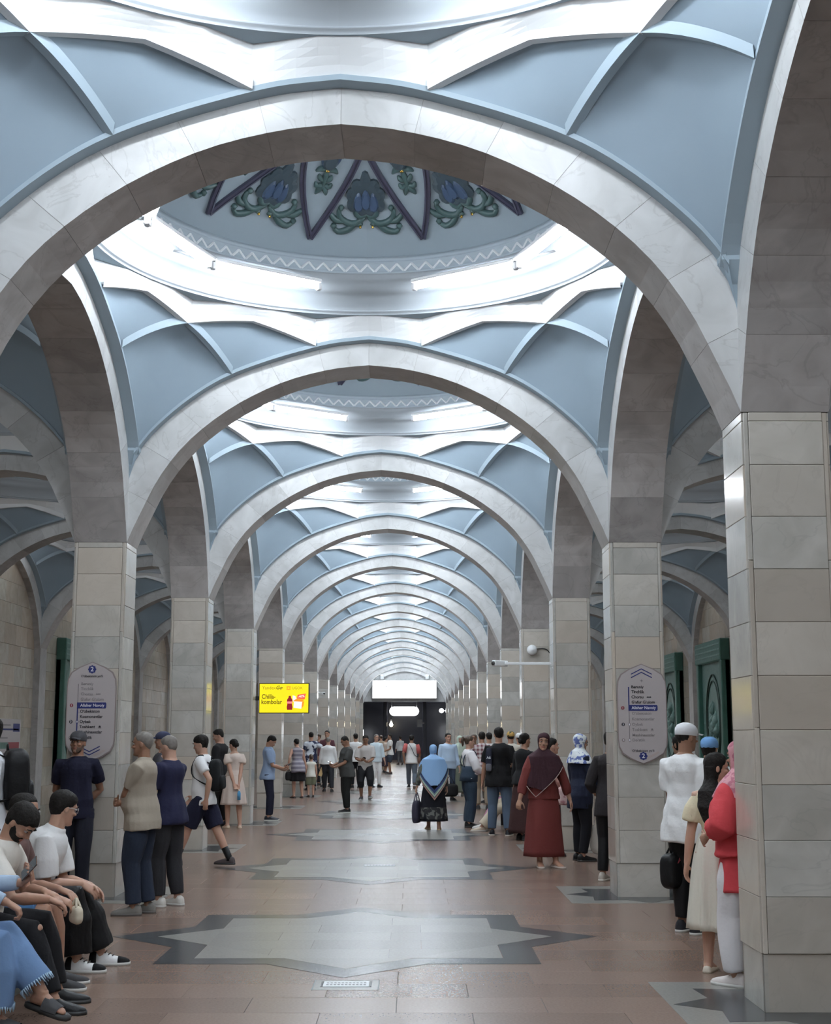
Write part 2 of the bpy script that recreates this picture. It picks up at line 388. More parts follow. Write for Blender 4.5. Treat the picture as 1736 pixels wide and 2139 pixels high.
def build_vault_meshes():
    out = []; Z = np.array((0, 0, 1.0))
    loop = []
    for sx, sy in ((1, 1), (1, -1), (-1, -1), (-1, 1)):
        c = corner(sx, sy); fl = sx*sy < 0
        mb = MB().grid(coons(c['CP'], c['QX'], c['CQ'], c['PX'], 0.10), flip=fl); out.append(('sail', mb.me('sail', M['plaster'])))
        for a, b, d, f in (('PLF', 'XLF', 'PX', False), ('QLS', 'XLS', 'QX', True)):
            e = np.array([c[a][-1]]*len(c[d])); mb = MB().grid(coons(c[a], c[b], c[d], e, 0.05), flip=(not fl) != f); out.append(('sail', mb.me('sail', M['plaster'])))
        for a, b in (('PX', 'XLS'), ('QX', 'XLF')):     # a rib runs from its foot over the crossing to the crown of the next arch
            prof = [(-0.045, 0.05), (-0.033, -0.03), (0.033, -0.03), (0.045, 0.05)]
            out.append(('rib', MB().grid(solid_strip(c[a], prof, [Z]*len(c[a])), smooth=False).me('rib', M['rib'])))
            out.append(('cove_edge', MB().grid(solid_strip(c[b], prof, [Z]*len(c[b])), smooth=False).me('cove_edge', M['white'])))
    for sx in (-1, 1):
        for sy in (-1, 1):     # the mouldings' meeting in each corner
            mb = MB(); P = [(4.40, 0.0), (4.56, 0.03), (4.70, 0.115), (5.0, 0.13)]
            G = [[vec3(sx*(HX+0.01), sy*(HY-0.005-d), z), vec3(sx*(HX-d), sy*(HY-d), z), vec3(sx*(HX-0.005-d), sy*(HY+0.01), z)] for z, d in P]
            mb.grid(G, smooth=False); out.append(('corner_bead', mb.me('corner_bead', M['rib'])))
    # moulding above each arch: a downward-facing ledge, a light face, and a return to the sails
    for side in range(4):
        us = np.linspace(-0.985, 0.985, 61)
        A = [[side_pt(u, side, 0.0, -0.002) for u in us], [side_pt(u, side, 0.004, 0.12) for u in us],
             [side_pt(u, side, 0.042, 0.122) for u in us], [side_pt(u, side, 0.058, 0.08) for u in us]]
        mb = MB()
        for i in range(3): mb.grid([A[i], A[i+1]], smooth=False)
        out.append(('moulding', mb.me('moulding', M['rib'])))
    # the outline of the white cove: ribs' upper runs and the arch crowns, in order of azimuth
    C = corner(1, 1)
    q1 = [side_pt(u, 0) for u in np.linspace(0, UL, 5)]+list(C['XLF'][::-1][1:])+list(C['XLS'][1:])+[side_pt(-UL+UL*t, 1) for t in np.linspace(0, 1, 5)][1:]
    q1 = np.array(q1)
    quad = [q1, (q1*np.array((1, -1, 1)))[::-1], q1*np.array((-1, -1, 1)), (q1*np.array((-1, 1, 1)))[::-1]]
    loop = np.vstack([a[:-1] for a in quad]); loop = np.vstack([loop, loop[:1]])
    crease = [math.atan2(*(C[k][:2])) for k in ('LF', 'X', 'LS')]
    cr = []
    for a in crease: cr += [a, PI-a, -a, a-PI]
    def rtop(az):
        d = min(abs((az-a+PI) % (2*PI)-PI) for a in cr); return RR+0.02+0.17*max(0, 1-d/0.155)**1.15
    azs = [math.atan2(p[0], p[1]) for p in loop]
    def azfine(k): return azs[k]
    G = []
    for t in (0, 0.2, 0.45, 0.7, 1.0):
        row = []
        for p, a in zip(loop, azs):
            rt = rtop(a); e = np.array((rt*math.sin(a), rt*math.cos(a), ZR)); b = p+np.array((0, 0, 0.0))
            z = b[2]+(e[2]-b[2])*(t**0.8); r = b+(e-b)*t; row.append((r[0], r[1], z))
        G.append(row)
    out.append(('cove', MB().grid(G, smooth=False).me('cove', M['white'])))
    # soffit under the ring
    fine = np.linspace(-PI, PI, 241)
    mb = MB().grid([[(rtop(a)*1.005*math.sin(a), rtop(a)*1.005*math.cos(a), ZR-0.001) for a in fine], [(RR*math.sin(a), RR*math.cos(a), ZR-0.004) for a in fine]], smooth=False)
    out.append(('ring_soffit', mb.me('ring_soffit', M['rib'])))
    mb = MB().lathe([(RR, ZR-0.004), (RR-0.004, ZR+0.02), (RR-0.03, ZR+0.022), (RR-0.034, ZR+0.03), (RR-0.03, ZR+0.04)], 96)
    mb.lathe([(RR-0.03, ZR+0.04), (2.40, ZR+0.13), (2.34, 6.32), (2.31, 6.345), (2.305, 6.345), (2.26, 6.40), (2.19, 6.45), (2.13, 6.47), (2.12, 6.488), (2.085, 6.490)], 96)
    out.append(('drum', mb.me('drum', M['drum'])))
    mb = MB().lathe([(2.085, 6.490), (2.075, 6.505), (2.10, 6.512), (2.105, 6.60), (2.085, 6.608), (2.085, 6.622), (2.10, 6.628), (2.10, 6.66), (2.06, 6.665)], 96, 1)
    # raised zigzag lattice on the band
    n = 84
    for i in range(n):
        for s in (-1, 1):
            a0 = 2*PI*(i+0.5)/n; a1 = a0+s*PI/n; R = 2.098
            p0 = np.array((R*math.sin(a0), R*math.cos(a0), 6.515)); p1 = np.array((R*math.sin(a1), R*math.cos(a1), 6.597))
            mb.tube([p0, p1], 0.013, 4, 0, False, False)
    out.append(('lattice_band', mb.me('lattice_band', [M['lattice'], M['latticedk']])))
    out.append(('dome', MB().lathe([(DR*math.sin(t), dome_z(DR*math.sin(t))) for t in np.linspace(1.0, 0.0, 13)*math.asin(2.08/DR)], 64).me('dome', M['dome'])))
    return out
DR = 2.9
def dome_z(r): return 6.66+math.sqrt(DR*DR-r*r)-math.sqrt(DR*DR-2.08*2.08)
def on_dome(az, r, h=0.0):
    """a point on the dome's inside, h metres proud of it"""
    z = dome_z(min(r, 2.07)); n = np.array((r*math.sin(az), r*math.cos(az), math.sqrt(max(DR*DR-r*r, 0.1)))); n /= np.linalg.norm(n)
    return np.array((r*math.sin(az), r*math.cos(az), z))-n*h
def dome_patch(pts, az0, r0, h, m, name):
    """raised relief: outline pts (sideways metres, outward metres) about a point of the dome, with a soft crown"""
    mb = MB(); f = lambda p, hh: on_dome(az0+p[0]/max(r0-p[1]*0.0, 0.5), r0-p[1], hh)
    n = len(pts); c = np.mean(pts, axis=0)
    V = [f(p, -0.01) for p in pts]+[f(p, h) for p in pts]+[f(c+(np.array(p)-c)*0.75, h*1.5) for p in pts]
    F = []
    for i in range(n):
        j = (i+1) % n; F += [(i, n+i, n+j, j), (n+i, 2*n+i, 2*n+j, n+j)]
    F.append(tuple(2*n+i for i in range(n))[::-1])
    return mb.add(V, F).me(name, m)
def ornament_meshes():
    out = []
    mb = None
    for i in range(10):            # zigzag bars: V tips near the rim, meeting again higher up
        a = math.radians(18+36*i)
        for s in (-1, 1):
            mb = MB(); path = [on_dome(a+s*math.radians(18)*t, 1.93+(0.86-1.93)*t, 0.012) for t in np.linspace(0, 1, 9)]
            ups = [-(p-np.array((0, 0, dome_z(0)-DR)))/np.linalg.norm(p-np.array((0, 0, dome_z(0)-DR))) for p in path]
            G = solid_strip(path, [(-0.03, -0.02), (-0.03, 0.025), (-0.010, 0.030), (-0.008, 0.020), (0.008, 0.020), (0.010, 0.030), (0.03, 0.025), (0.03, -0.02)], ups)
            out.append(('zigzag_bar', MB().grid(G, smooth=False).me('zigzag_bar', M['bar'])))
    for i in range(10):            # big flower and scrolls inside each upright triangle
        a = math.radians(36*i); r0 = 1.50
        th = np.linspace(0, 2*PI, 37)[:-1]
        pts = np.array([((0.18+0.028*abs(math.cos(4.5*t)))*math.sin(t), (0.20+0.035*abs(math.cos(4.5*t)))*math.cos(t)*(1.25 if abs(t) < 0.25 or t > 6.0 else 1)) for t in th])
        out.append(('flower', dome_patch(pts, a, r0, 0.03, M['petal2'], 'flower')))
        for s in (-1, 0, 1):
            pp = np.array([(0.05*math.sin(t)*(1-0.3*math.cos(t))+s*0.075, 0.11*math.cos(t)-0.03*abs(s)) for t in np.linspace(0, 2*PI, 13)[:-1]])
            out.append(('petal', dome_patch(pp, a, r0+0.01, 0.055 if s == 0 else 0.045, M['petal'], 'petal')))
        mb = MB()
        for s in (-1, 1):
            for path in ([(0.0, -0.17), (0.05*s, -0.20), (0.09*s, -0.17), (0.09*s, -0.12), (0.05*s, -0.11)], [(0.02*s, -0.20), (0.10*s, -0.27), (0.20*s, -0.25), (0.26*s, -0.18), (0.24*s, -0.11)],
                         [(0.10*s, -0.27), (0.17*s, -0.33), (0.25*s, -0.35), (0.29*s, -0.31)], [(0.20*s, -0.25), (0.28*s, -0.24), (0.34*s, -0.18)]):
                q = crom(path, 9); P = [on_dome(a+p[0]/r0, r0-p[1], 0.015) for p in q]
                mb.tube(P, [0.02+0.018*math.sin(PI*t) for t in np.linspace(0.15, 1, 9)], 6, 0)
            for p in ((0.06*s, -0.275), (0.29*s, -0.30), (0.24*s, -0.12)):
                c = on_dome(a+p[0]/r0, r0-p[1], 0.02); mb.tube([c+np.array((0, 0, 0.03)), c, c-np.array((0, 0, 0.03))], [0.02, 0.035, 0.012], 8, 0)
        out.append(('leaf_scroll', mb.me('leaf_scroll', M['leaf'])))
        mb = MB()
        for s in (-1, 1):
            c = on_dome(a+0.055*s/r0, r0+0.285, 0.05); mb.tube([c+np.array((0, 0, 0.014)), c-np.array((0, 0, 0.014))], 0.013, 6, 0)
        out.append(('gold_bead', mb.me('gold_bead', M['gold'])))
        b = math.radians(18+36*i); r1 = 1.08     # tulip and its leaves inside each hanging triangle
        for s, w in ((-1, 0.05), (1, 0.05), (0, 0.075)):
            pp = np.array([(w*math.sin(t)+s*0.085*(0.6+0.4*math.cos(t)), 0.12*math.cos(t)) for t in np.linspace(0, 2*PI, 13)[:-1]])
            out.append(('petal', dome_patch(pp, b, r1, 0.03 if s else 0.05, M['petal'] if s else M['petal2'], 'petal')))
        mb = MB()
        for s in (-1, 1):
            for path in ([(0, -0.12), (0.0, -0.3), (0.02*s, -0.36)], [(0, -0.14), (0.07*s, -0.13), (0.12*s, -0.17)], [(0, -0.27), (0.05*s, -0.24), (0.07*s, -0.2)], [(0, -0.31), (0.06*s, -0.33), (0.08*s, -0.29)], [(0, -0.31), (0.035*s, -0.38), (0.05*s, -0.42)]):
                q = crom(path, 7); mb.tube([on_dome(b+p[0]/(r1+0.25), r1-p[1], 0.015) for p in q], [0.028*math.sin(PI*(0.12+0.8*t))+0.004 for t in np.linspace(0, 1, 7)], 6, 0)
        out.append(('leaf_scroll', mb.me('leaf_scroll', M['leaf'])))
        mb = MB(); c = on_dome(b, r1+0.13, 0.03); mb.tube([c+np.array((0, 0, 0.015)), c-np.array((0, 0, 0.02))], 0.02, 6, 0); out.append(('gold_bead', mb.me('gold_bead', M['gold'])))
    return out
VAULT = build_vault_meshes(); ORN = ornament_meshes()
# one lit tube with its fitting, along local x, facing -y (the hall's middle)
def lamp_meshes(m, n=8):
    t = MB().tube([(-0.585, 0, 0), (0.585, 0, 0)], 0.021, n, 0, True).me('tube', m)
    e = MB().bbox(-0.022, -0.03, -0.028, 0.022, 0.03, 0.045, 0.006).me('end_cap', M['fit'])
    b = MB().bbox(-0.6, -0.075, 0.04, 0.6, 0.075, 0.075, 0.008)
    for x in (-0.5, 0.5): b.tube([(x, 0.05, 0.06), (x, 0.40, 0.175)], 0.012, 6)
    b = b.me('batten', M['fit'])
    return t, e, b
LAMP, LAMP2 = lamp_meshes(M['tube']), lamp_meshes(M['tube2'])
AZ = (33, 71, 109, 147, 213, 251, 289, 327)
def place_lamp(cx, cy, deg, which, label, group):
    a = math.radians(deg); R = 1.835
    t = thing('fluorescent_lamp', (cx+R*math.sin(a), cy+R*math.cos(a), 6.265), label, 'lamp', group, -a)
    obj('tube', which[0], t); obj('end_cap', which[1], t, (-0.6, 0, 0)); obj('end_cap', which[1], t, (0.6, 0, 0)); obj('batten', which[2], t)
WORD = {1: 'first', 2: 'second', 3: 'third'}
SEEN = {(1, 327): 'lit tube lamp of the nearest painted dome, just left of the dark gap', (1, 33): 'lit tube lamp of the nearest painted dome, just right of the dark gap',
        (1, 289): 'lit tube lamp at far left of the nearest painted dome, bluish white', (1, 71): 'lit tube lamp at far right of the nearest painted dome, touching the arch edge',
        (2, 327): 'lit tube lamp in the second dome, left of its dark gap', (2, 33): 'lit tube lamp in the second dome, right of its dark gap',
        (2, 289): 'lit tube lamp in the second dome, mere bright tip showing beside the arch', (3, 327): 'small lit tube in the third dome, left of the middle', (3, 33): 'small lit tube in the third dome, right of the middle'}
for k in range(-3, 14):
    cy = rowy(k)+PW+HY
    for n in (-1, 0, 1):
        if n and not 0 <= k <= 11: continue
        v = struct('vault_ceiling', (n*NX, cy, 0))
        for nm, m in VAULT: obj(nm, m, v)
        if n == 0 and 0 <= k <= 2:
            for nm, m in ORN: obj(nm, m, v)
        if n == 0:
            for d in AZ:
                l = SEEN.get((k, d)); place_lamp(0, cy, d, LAMP, l or 'lit white tube lamp hidden up inside one of the central domes', None if l else 'tube lamps out of sight in the domes')
        else:
            for d in (90, 270): place_lamp(n*NX, cy, d, LAMP2, 'single lit tube lamp up in a vault over the tracks', 'tube lamps over the tracks')

# ------------------------------------------------------------------ floor, track pits, walls
Y0, YE = rowy(-3)-1.0, rowy(14)+PW
fl = struct('floor')
EDGE = 5.6
mb = MB().box(-EDGE, Y0, -0.35, EDGE, YE+14, -0.004); obj('slab_bed', mb.me('slab_bed', M['joint']), fl)
TX, TY = 0.92, 0.50
rest = MB(); tiles = []
ny = int((YE+14-Y0)/TY); nx = int(2*EDGE/TX)+1
for j in range(ny):
    y0 = Y0+j*TY; off = (j % 2)*TX/2
    for i in range(-1, nx+1):
        x0 = -EDGE+i*TX+off; xa, xb = max(x0, -EDGE), min(x0+TX, EDGE)
        if xb-xa < 0.05: continue
        near = 7.4 < y0 < 19 and abs((xa+xb)/2) < 3.0 and abs((xa+xb)/2-0.48)*2912/max(y0, 1) < 1000
        if near and len(tiles) < 290: tiles.append((xa, xb, y0, y0+TY))
        else: rest.box(xa+0.0012, y0+0.0012, -0.02, xb-0.0012, y0+TY-0.0012, 0.0)
o = obj('tile', rest.me('tile', M['tile']), fl); o['kind'] = 'stuff'
TM = {}
for xa, xb, ya, yb in tiles:
    w = round(xb-xa, 3)
    if w not in TM: TM[w] = MB().bbox(-w/2+0.0012, -TY/2+0.0012, -0.02, w/2-0.0012, TY/2-0.0012, 0.0, 0.0015).me('tile', M['tile'])
    obj('tile', TM[w], fl, ((xa+xb)/2, (ya+yb)/2, 0))
def star_pts(R, r=None, a0=0.0):
    r = R*0.765 if r is None else r
    return [((R if i % 2 == 0 else r)*math.cos(a0+i*PI/8), (R if i % 2 == 0 else r)*math.sin(a0+i*PI/8)) for i in range(16)]
# border of sixteen dark pieces, an inlay of light pieces cut into courses
SO, SI = star_pts(2.017), star_pts(1.646)
BORD = []
for i in range(8):
    a, b, c = 2*i-1, 2*i, 2*i+1
    for p, q in ((a, b), (b, c)):
        poly = [SI[p % 16], SO[p % 16], SO[q % 16], SI[q % 16]]; c0 = np.mean(poly, axis=0)
        poly = [tuple(c0+(np.array(z)-c0)*0.997) for z in poly]
        BORD.append(MB().prism(poly, -0.01, 0.002).me('border_piece', M['dark']))
def clip(poly, ax, val, keep_less):
    out = []; n = len(poly)
    for i in range(n):
        p, q = poly[i], poly[(i+1) % n]; ip, iq = (p[ax] <= val) == keep_less, (q[ax] <= val) == keep_less
        if ip: out.append(p)
        if ip != iq:
            t = (val-p[ax])/(q[ax]-p[ax]); out.append((p[0]+(q[0]-p[0])*t, p[1]+(q[1]-p[1])*t))
    return out
INL = []
SIm = [(x*0.997, y*0.997) for x, y in SI]
oct_ = [SIm[i] for i in range(1, 16, 2)]
for i in range(8):
    t = [SIm[(2*i-1) % 16], SIm[2*i], SIm[(2*i+1) % 16]]; INL.append(MB().prism(t, -0.01, 0.0025).me('inlay_piece', M['grey']))
ys = np.linspace(-1.17, 1.17, 6); 
for j in range(5):
    row = clip(clip(oct_, 1, ys[j]+0.001, False), 1, ys[j+1]-0.001, True)
    if len(row) < 3: continue
    xs = [-1.3, -0.62+0.3*(j % 2), 0.3+0.25*(j % 2), 1.3]
    for i in range(3):
        c = clip(clip(row, 0, xs[i]+0.001, False), 0, xs[i+1]-0.001, True)
        if len(c) >= 3: INL.append(MB().prism(c, -0.01, 0.0025).me('inlay_piece', M['grey']))
for k in range(0, 14):
    s = obj('floor_inlay', None, None, (0, rowy(k)+PW+HY-0.06, 0), kind='structure')
    for m in BORD: obj('border_piece', m, s)
    for m in INL: obj('inlay_piece', m, s)
# the light square with a dark eight-pointed star that each pillar stands on
h = 0.80
SQ = MB().prism([(-h, -h), (h, -h), (h, h), (-h, h)], -0.01, 0.0022).me('star_field', M['grey'])
ST = MB().prism(star_pts(0.775, 0.56), -0.01, 0.0034).me('star', M['dark'])
for k in ROWS:
    for s in (-1, 1):
        a = obj('floor_inlay', None, None, (s*NX/2, rowy(k)+PW/2, 0), kind='structure'); obj('star_field', SQ, a); obj('star', ST, a)
for s in (-1, 1):
    x0, x1 = sorted((s*EDGE, s*8.6))
    o = obj('floor', MB().box(x0, Y0, -1.35, x1, YE+1, -1.15).me('track_bed', M['pit']), kind='structure')
# track walls of marble slabs with shallow pilasters
def track_wall(s):
    w = struct('wall_left' if s < 0 else 'wall_right')
    mb = MB(); xs = sorted((s*8.52, s*8.9)); mb.box(xs[0], Y0, -1.3, xs[1], YE+1, 6.2); obj('core', mb.me('core', M['joint']), w)
    sh = {}; rest = MB(); cnt = 0
    dz = 0.46; wid = 0.93
    for j in range(-2, 13):
        z0 = j*dz; y = Y0+(j % 2)*0.4
        while y < YE+1:
            inv = 23 < y < 56 and 1.0 < z0 < 4.6
            t = 0.006*random.random()
            if inv and cnt < 295:
                cnt += 1
                if 's' not in sh: sh['s'] = MB().bbox(-0.04, -wid/2+0.002, 0.002, 0, wid/2-0.002, dz-0.002, 0.003).me('slab', M['wallm'])
                o = obj('slab', sh['s'], w, (s*(8.50-t), y+wid/2, z0)); 
                if s < 0: o.rotation_euler = (0, 0, 0)
                else: o.rotation_euler = (0, 0, PI)
            else:
                a = sorted((s*(8.5-t), s*8.53)); rest.box(a[0], y+0.002, z0+0.002, a[1], y+wid-0.002, z0+dz-0.002)
            y += wid
    o = obj('slab', rest.me('slab', M['wallm']), w); o['kind'] = 'stuff'
    pm = MB()
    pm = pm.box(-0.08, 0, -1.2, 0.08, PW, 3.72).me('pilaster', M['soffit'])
    for k in ROWS: obj('pilaster', pm, w, (s*8.43, rowy(k), 0))
track_wall(-1); track_wall(1)
obj('light_stop', MB().box(-9, Y0, 8.0, 9, YE+14, 8.2).me('light_stop_sheet', M['backing']), kind='structure')  # unseen flat sheet added above the vaults to stop light leaks
obj('wall_back', MB().box(-9, Y0-0.3, -1.3, 9, Y0, 8).me('back_wall', M['wallm']), kind='structure')

# ------------------------------------------------------------------ far end of the hall
zc, zl = 3.80, None
ew = struct('wall_end')
n = 24; I = crom(IN, n); top = [(p[0], p[1]) for p in I if p[1] > zc+0.02]
poly = [(x, z) for x, z in top]+[(-x, z) for x, z in top[::-1]][1:]
poly = [(2.58, zc)]+poly+[(-2.58, zc)]
mb = MB(); V = [(x, 0.0, z) for x, z in poly]+[(x, 0.3, z) for x, z in poly]; m = len(poly)
mb.add(V, [tuple(range(m)), tuple(range(m, 2*m))[::-1]]+[(i, m+i, m+(i+1) % m, (i+1) % m) for i in range(m)])
obj('lunette', mb.me('lunette', M['arch']), ew, (0, rowy(14)+0.2, 0))
for s in (-1, 1):
    x0, x1 = sorted((s*3.17, s*9.0)); obj('side_panel', MB().box(x0, YE-0.1, -1.3, x1, YE+0.2, 6.3).me('side_panel', M['wallm']), ew)
M['lobby'] = mat('lobby_dark_panel', (0.065, 0.07, 0.095), 0.22)
M['lightbox'] = mat('lit_sign_face', (1, 1, 1), 0.4, emit=(0.97, 0.98, 1.0), estr=2.6)
M['warm'] = mat('warm_bulb', (1, 0.9, 0.7), 0.4, emit=(1.0, 0.86, 0.6), estr=22)
M['cool'] = mat('cool_lamp', (1, 1, 1), 0.4, emit=(0.92, 0.95, 1.0), estr=14)
M['ink'] = mat('faint_print', (0.55, 0.55, 0.7), 0.5)
lb = struct('wall_lobby')
q = MB().box(-3.2, 101.0, -0.2, 3.2, 101.3, 4.2); obj('back_panel', q.me('back_panel', M['lobby']), lb)
for s in (-1, 1):
    x0, x1 = sorted((s*3.0, s*3.3)); obj('side_panel', MB().box(x0, YE+0.22, -0.2, x1, 101.2, 4.2).me('side_panel', M['lobby']), lb)
    for y in (93.0, 97.5):
        x0, x1 = sorted((s*1.18, s*1.42)); obj('post', MB().bbox(x0, y, 0, x1, y+0.25, 3.95, 0.02).me('post', M['lobby']), lb)
obj('soffit_panel', MB().box(-3.3, YE-0.05, 3.95, 3.3, 101.3, 4.2).me('soffit_panel', M['lobby']), lb)
t = thing('light_box', (-0.005, rowy(14)-0.14, 4.56), 'long glowing white sign box hung over the exit at the far end', 'sign')
obj('case', MB().bbox(-2.03, -0.04, -0.575, 2.03, 0.08, 0.575, 0.01).me('case', M['fit']), t)
obj('face', MB().box(-2.0, -0.052, -0.55, 2.0, -0.041, 0.55).me('face', M['lightbox']), t)
mb = MB(); mb.box(-0.42, -0.054, -0.2, 0.22, -0.0525, -0.17); mb.box(-0.22, -0.054, -0.27, -0.02, -0.0525, -0.22); mb.box(-1.2, -0.054, 0.12, -1.12, -0.0525, 0.2); mb.box(-1.05, -0.054, 0.22, -1.0, -0.0525, 0.27)
o = obj('print', mb.me('print', M['ink']), t); o['kind'] = 'stuff'
for x, w in ((-1.42, 'left'), (1.42, 'right')):
    t = thing('speaker_box', (x, rowy(14)-0.1, 5.33), 'small white speaker box above the long glowing sign, %s one of two' % w, 'speaker')
    obj('case', MB().bbox(-0.11, -0.12, -0.16, 0.11, 0.05, 0.16, 0.02).me('case', M['white']), t)
    obj('grille', MB().bbox(-0.085, -0.13, -0.14, 0.085, -0.119, 0.06, 0.003).me('grille', M['lattice']), t)
    s = 1 if x > 0 else -1
    obj('cable', MB().tube(crom([(0.1*s, 0.02, 0.1), (0.35*s, 0.03, 0.02), (0.5*s, 0.03, -0.2)], 10), 0.012, 6).me('cable', M['black']), t)
t = thing('pill_sign', (-0.06, 95.0, 3.32), 'glowing white pill-shaped sign hanging inside the dark exit', 'sign')
a = [(1.0-0.31+0.31*math.cos(u), 0.31*math.sin(u)) for u in np.linspace(-PI/2, PI/2, 9)]; a += [(-x, -z) for x, z in a]
mb = MB(); m = len(a); mb.add([(x, y, z) for y in (-0.05, 0.05) for x, z in a], [tuple(range(m)), tuple(range(m, 2*m))[::-1]]+[(i, m+i, m+(i+1) % m, (i+1) % m) for i in range(m)])
obj('face', mb.me('face', M['lightbox']), t)
for x in (-0.85, 0.85): obj('hanger', MB().tube([(x, 0, 0.28), (x, 0, 0.63)], 0.02, 6).me('hanger', M['steel']), t)
t = thing('pendant_lamp', (-0.95, 96.0, 2.45), 'warm bare bulb glowing in the dark exit lobby', 'lamp')
obj('bulb', MB().lathe([(0.0, -0.16), (0.09, -0.13), (0.13, -0.04), (0.10, 0.06), (0.05, 0.14), (0.045, 0.2)], 12).me('bulb', M['warm']), t)
obj('cord', MB().tube([(0, 0, 0.2), (0, 0, 1.5)], 0.015, 5).me('cord', M['black']), t); obj('socket', MB().tube([(0, 0, 0.19), (0, 0, 0.32)], 0.055, 8).me('socket', M['fit']), t)
t = thing('wall_lamp', (2.45, 94.5, 3.35), 'bright white spot lamp on the right side of the dark exit', 'lamp')
obj('lens', MB().lathe([(0, -0.16), (0.12, -0.1), (0.16, 0), (0.12, 0.1), (0, 0.16)], 12).me('lens', M['cool']), t); obj('arm', MB().tube([(0.14, 0, 0), (0.54, 0, 0.0)], 0.03, 6).me('arm', M['fit']), t)
t = thing('lit_panel', (2.85, 96.5, 1.95), 'upright glowing panel on the right wall of the dark exit', 'lamp'); obj('face', MB().bbox(-0.04, -0.35, -0.55, 0.1, 0.35, 0.55, 0.02).me('face', M['cool']), t)
t = thing('lit_panel', (-2.85, 95.0, 1.7), 'glowing panel low on the left wall of the dark exit', 'lamp'); obj('face', MB().bbox(-0.1, -0.35, -0.4, 0.04, 0.35, 0.4, 0.02).me('face', M['cool']), t)
t = thing('notice', (0.98, 92.9, 2.5), 'pale square notice on a dark post in the exit', 'notice'); obj('sheet', MB().bbox(-0.17, -0.02, -0.25, 0.17, 0.02, 0.25, 0.005).me('sheet', M['lattice']), t); obj('clip', MB().bbox(0.15, -0.03, -0.05, 0.3, 0.12, 0.05, 0.005).me('clip', M['fit']), t)

# ------------------------------------------------------------------ station plaques on the second pillars
M['plaque'] = mat('plaque_face', (0.50, 0.455, 0.455), 0.35, 0.4); M['rim'] = mat('plaque_rim', (0.30, 0.25, 0.24), 0.4)
M['navy'] = mat('print_navy', (0.022, 0.03, 0.16), 0.5); M['inkdk'] = mat('print_black', (0.03, 0.028, 0.035), 0.5)
M['inkgrey'] = mat('print_grey', (0.27, 0.245, 0.25), 0.5); M['inkwhite'] = mat('print_white', (0.75, 0.75, 0.8), 0.5); M['inkred'] = mat('print_red', (0.25, 0.04, 0.05), 0.5)
M['sticker'] = mat('torn_sticker', (0.5, 0.42, 0.4), 0.6)
def outline(w, h, e=0.0):
    r = [(0, h), (w*0.5, h*0.895), (w*0.83, h*0.79), (w*0.965, h*0.66), (w, h*0.5)]
    P = [(x+e*(x > 0), z+e) for x, z in r]+[(x+e, -z-e) for x, z in r[::-1]]+[(-x-e, -z-e) for x, z in r[1:]]+[(-x-e, z+e) for x, z in r[::-1][:-1]]
    out = []
    for p in P:
        if not out or abs(p[0]-out[-1][0])+abs(p[1]-out[-1][1]) > 1e-4: out.append(p)
    return out
def slab_xz(mb, P, y0, y1, mi=0):
    m = len(P); return mb.add([(x, y, z) for y in (y0, y1) for x, z in P], [tuple(range(m)), tuple(range(m, 2*m))[::-1]]+[(i, m+i, m+(i+1) % m, (i+1) % m) for i in range(m)], mi)
STN = ['Beruniy', 'Tinchlik', 'Chorsu', "G\u2018afur G\u2018ulom", 'Alisher Navoiy', "O\u2018zbekiston", 'Kosmonavtlar', 'Oybek', 'Toshkent', 'Mashinasozlar', "Do\u2018stlik"]
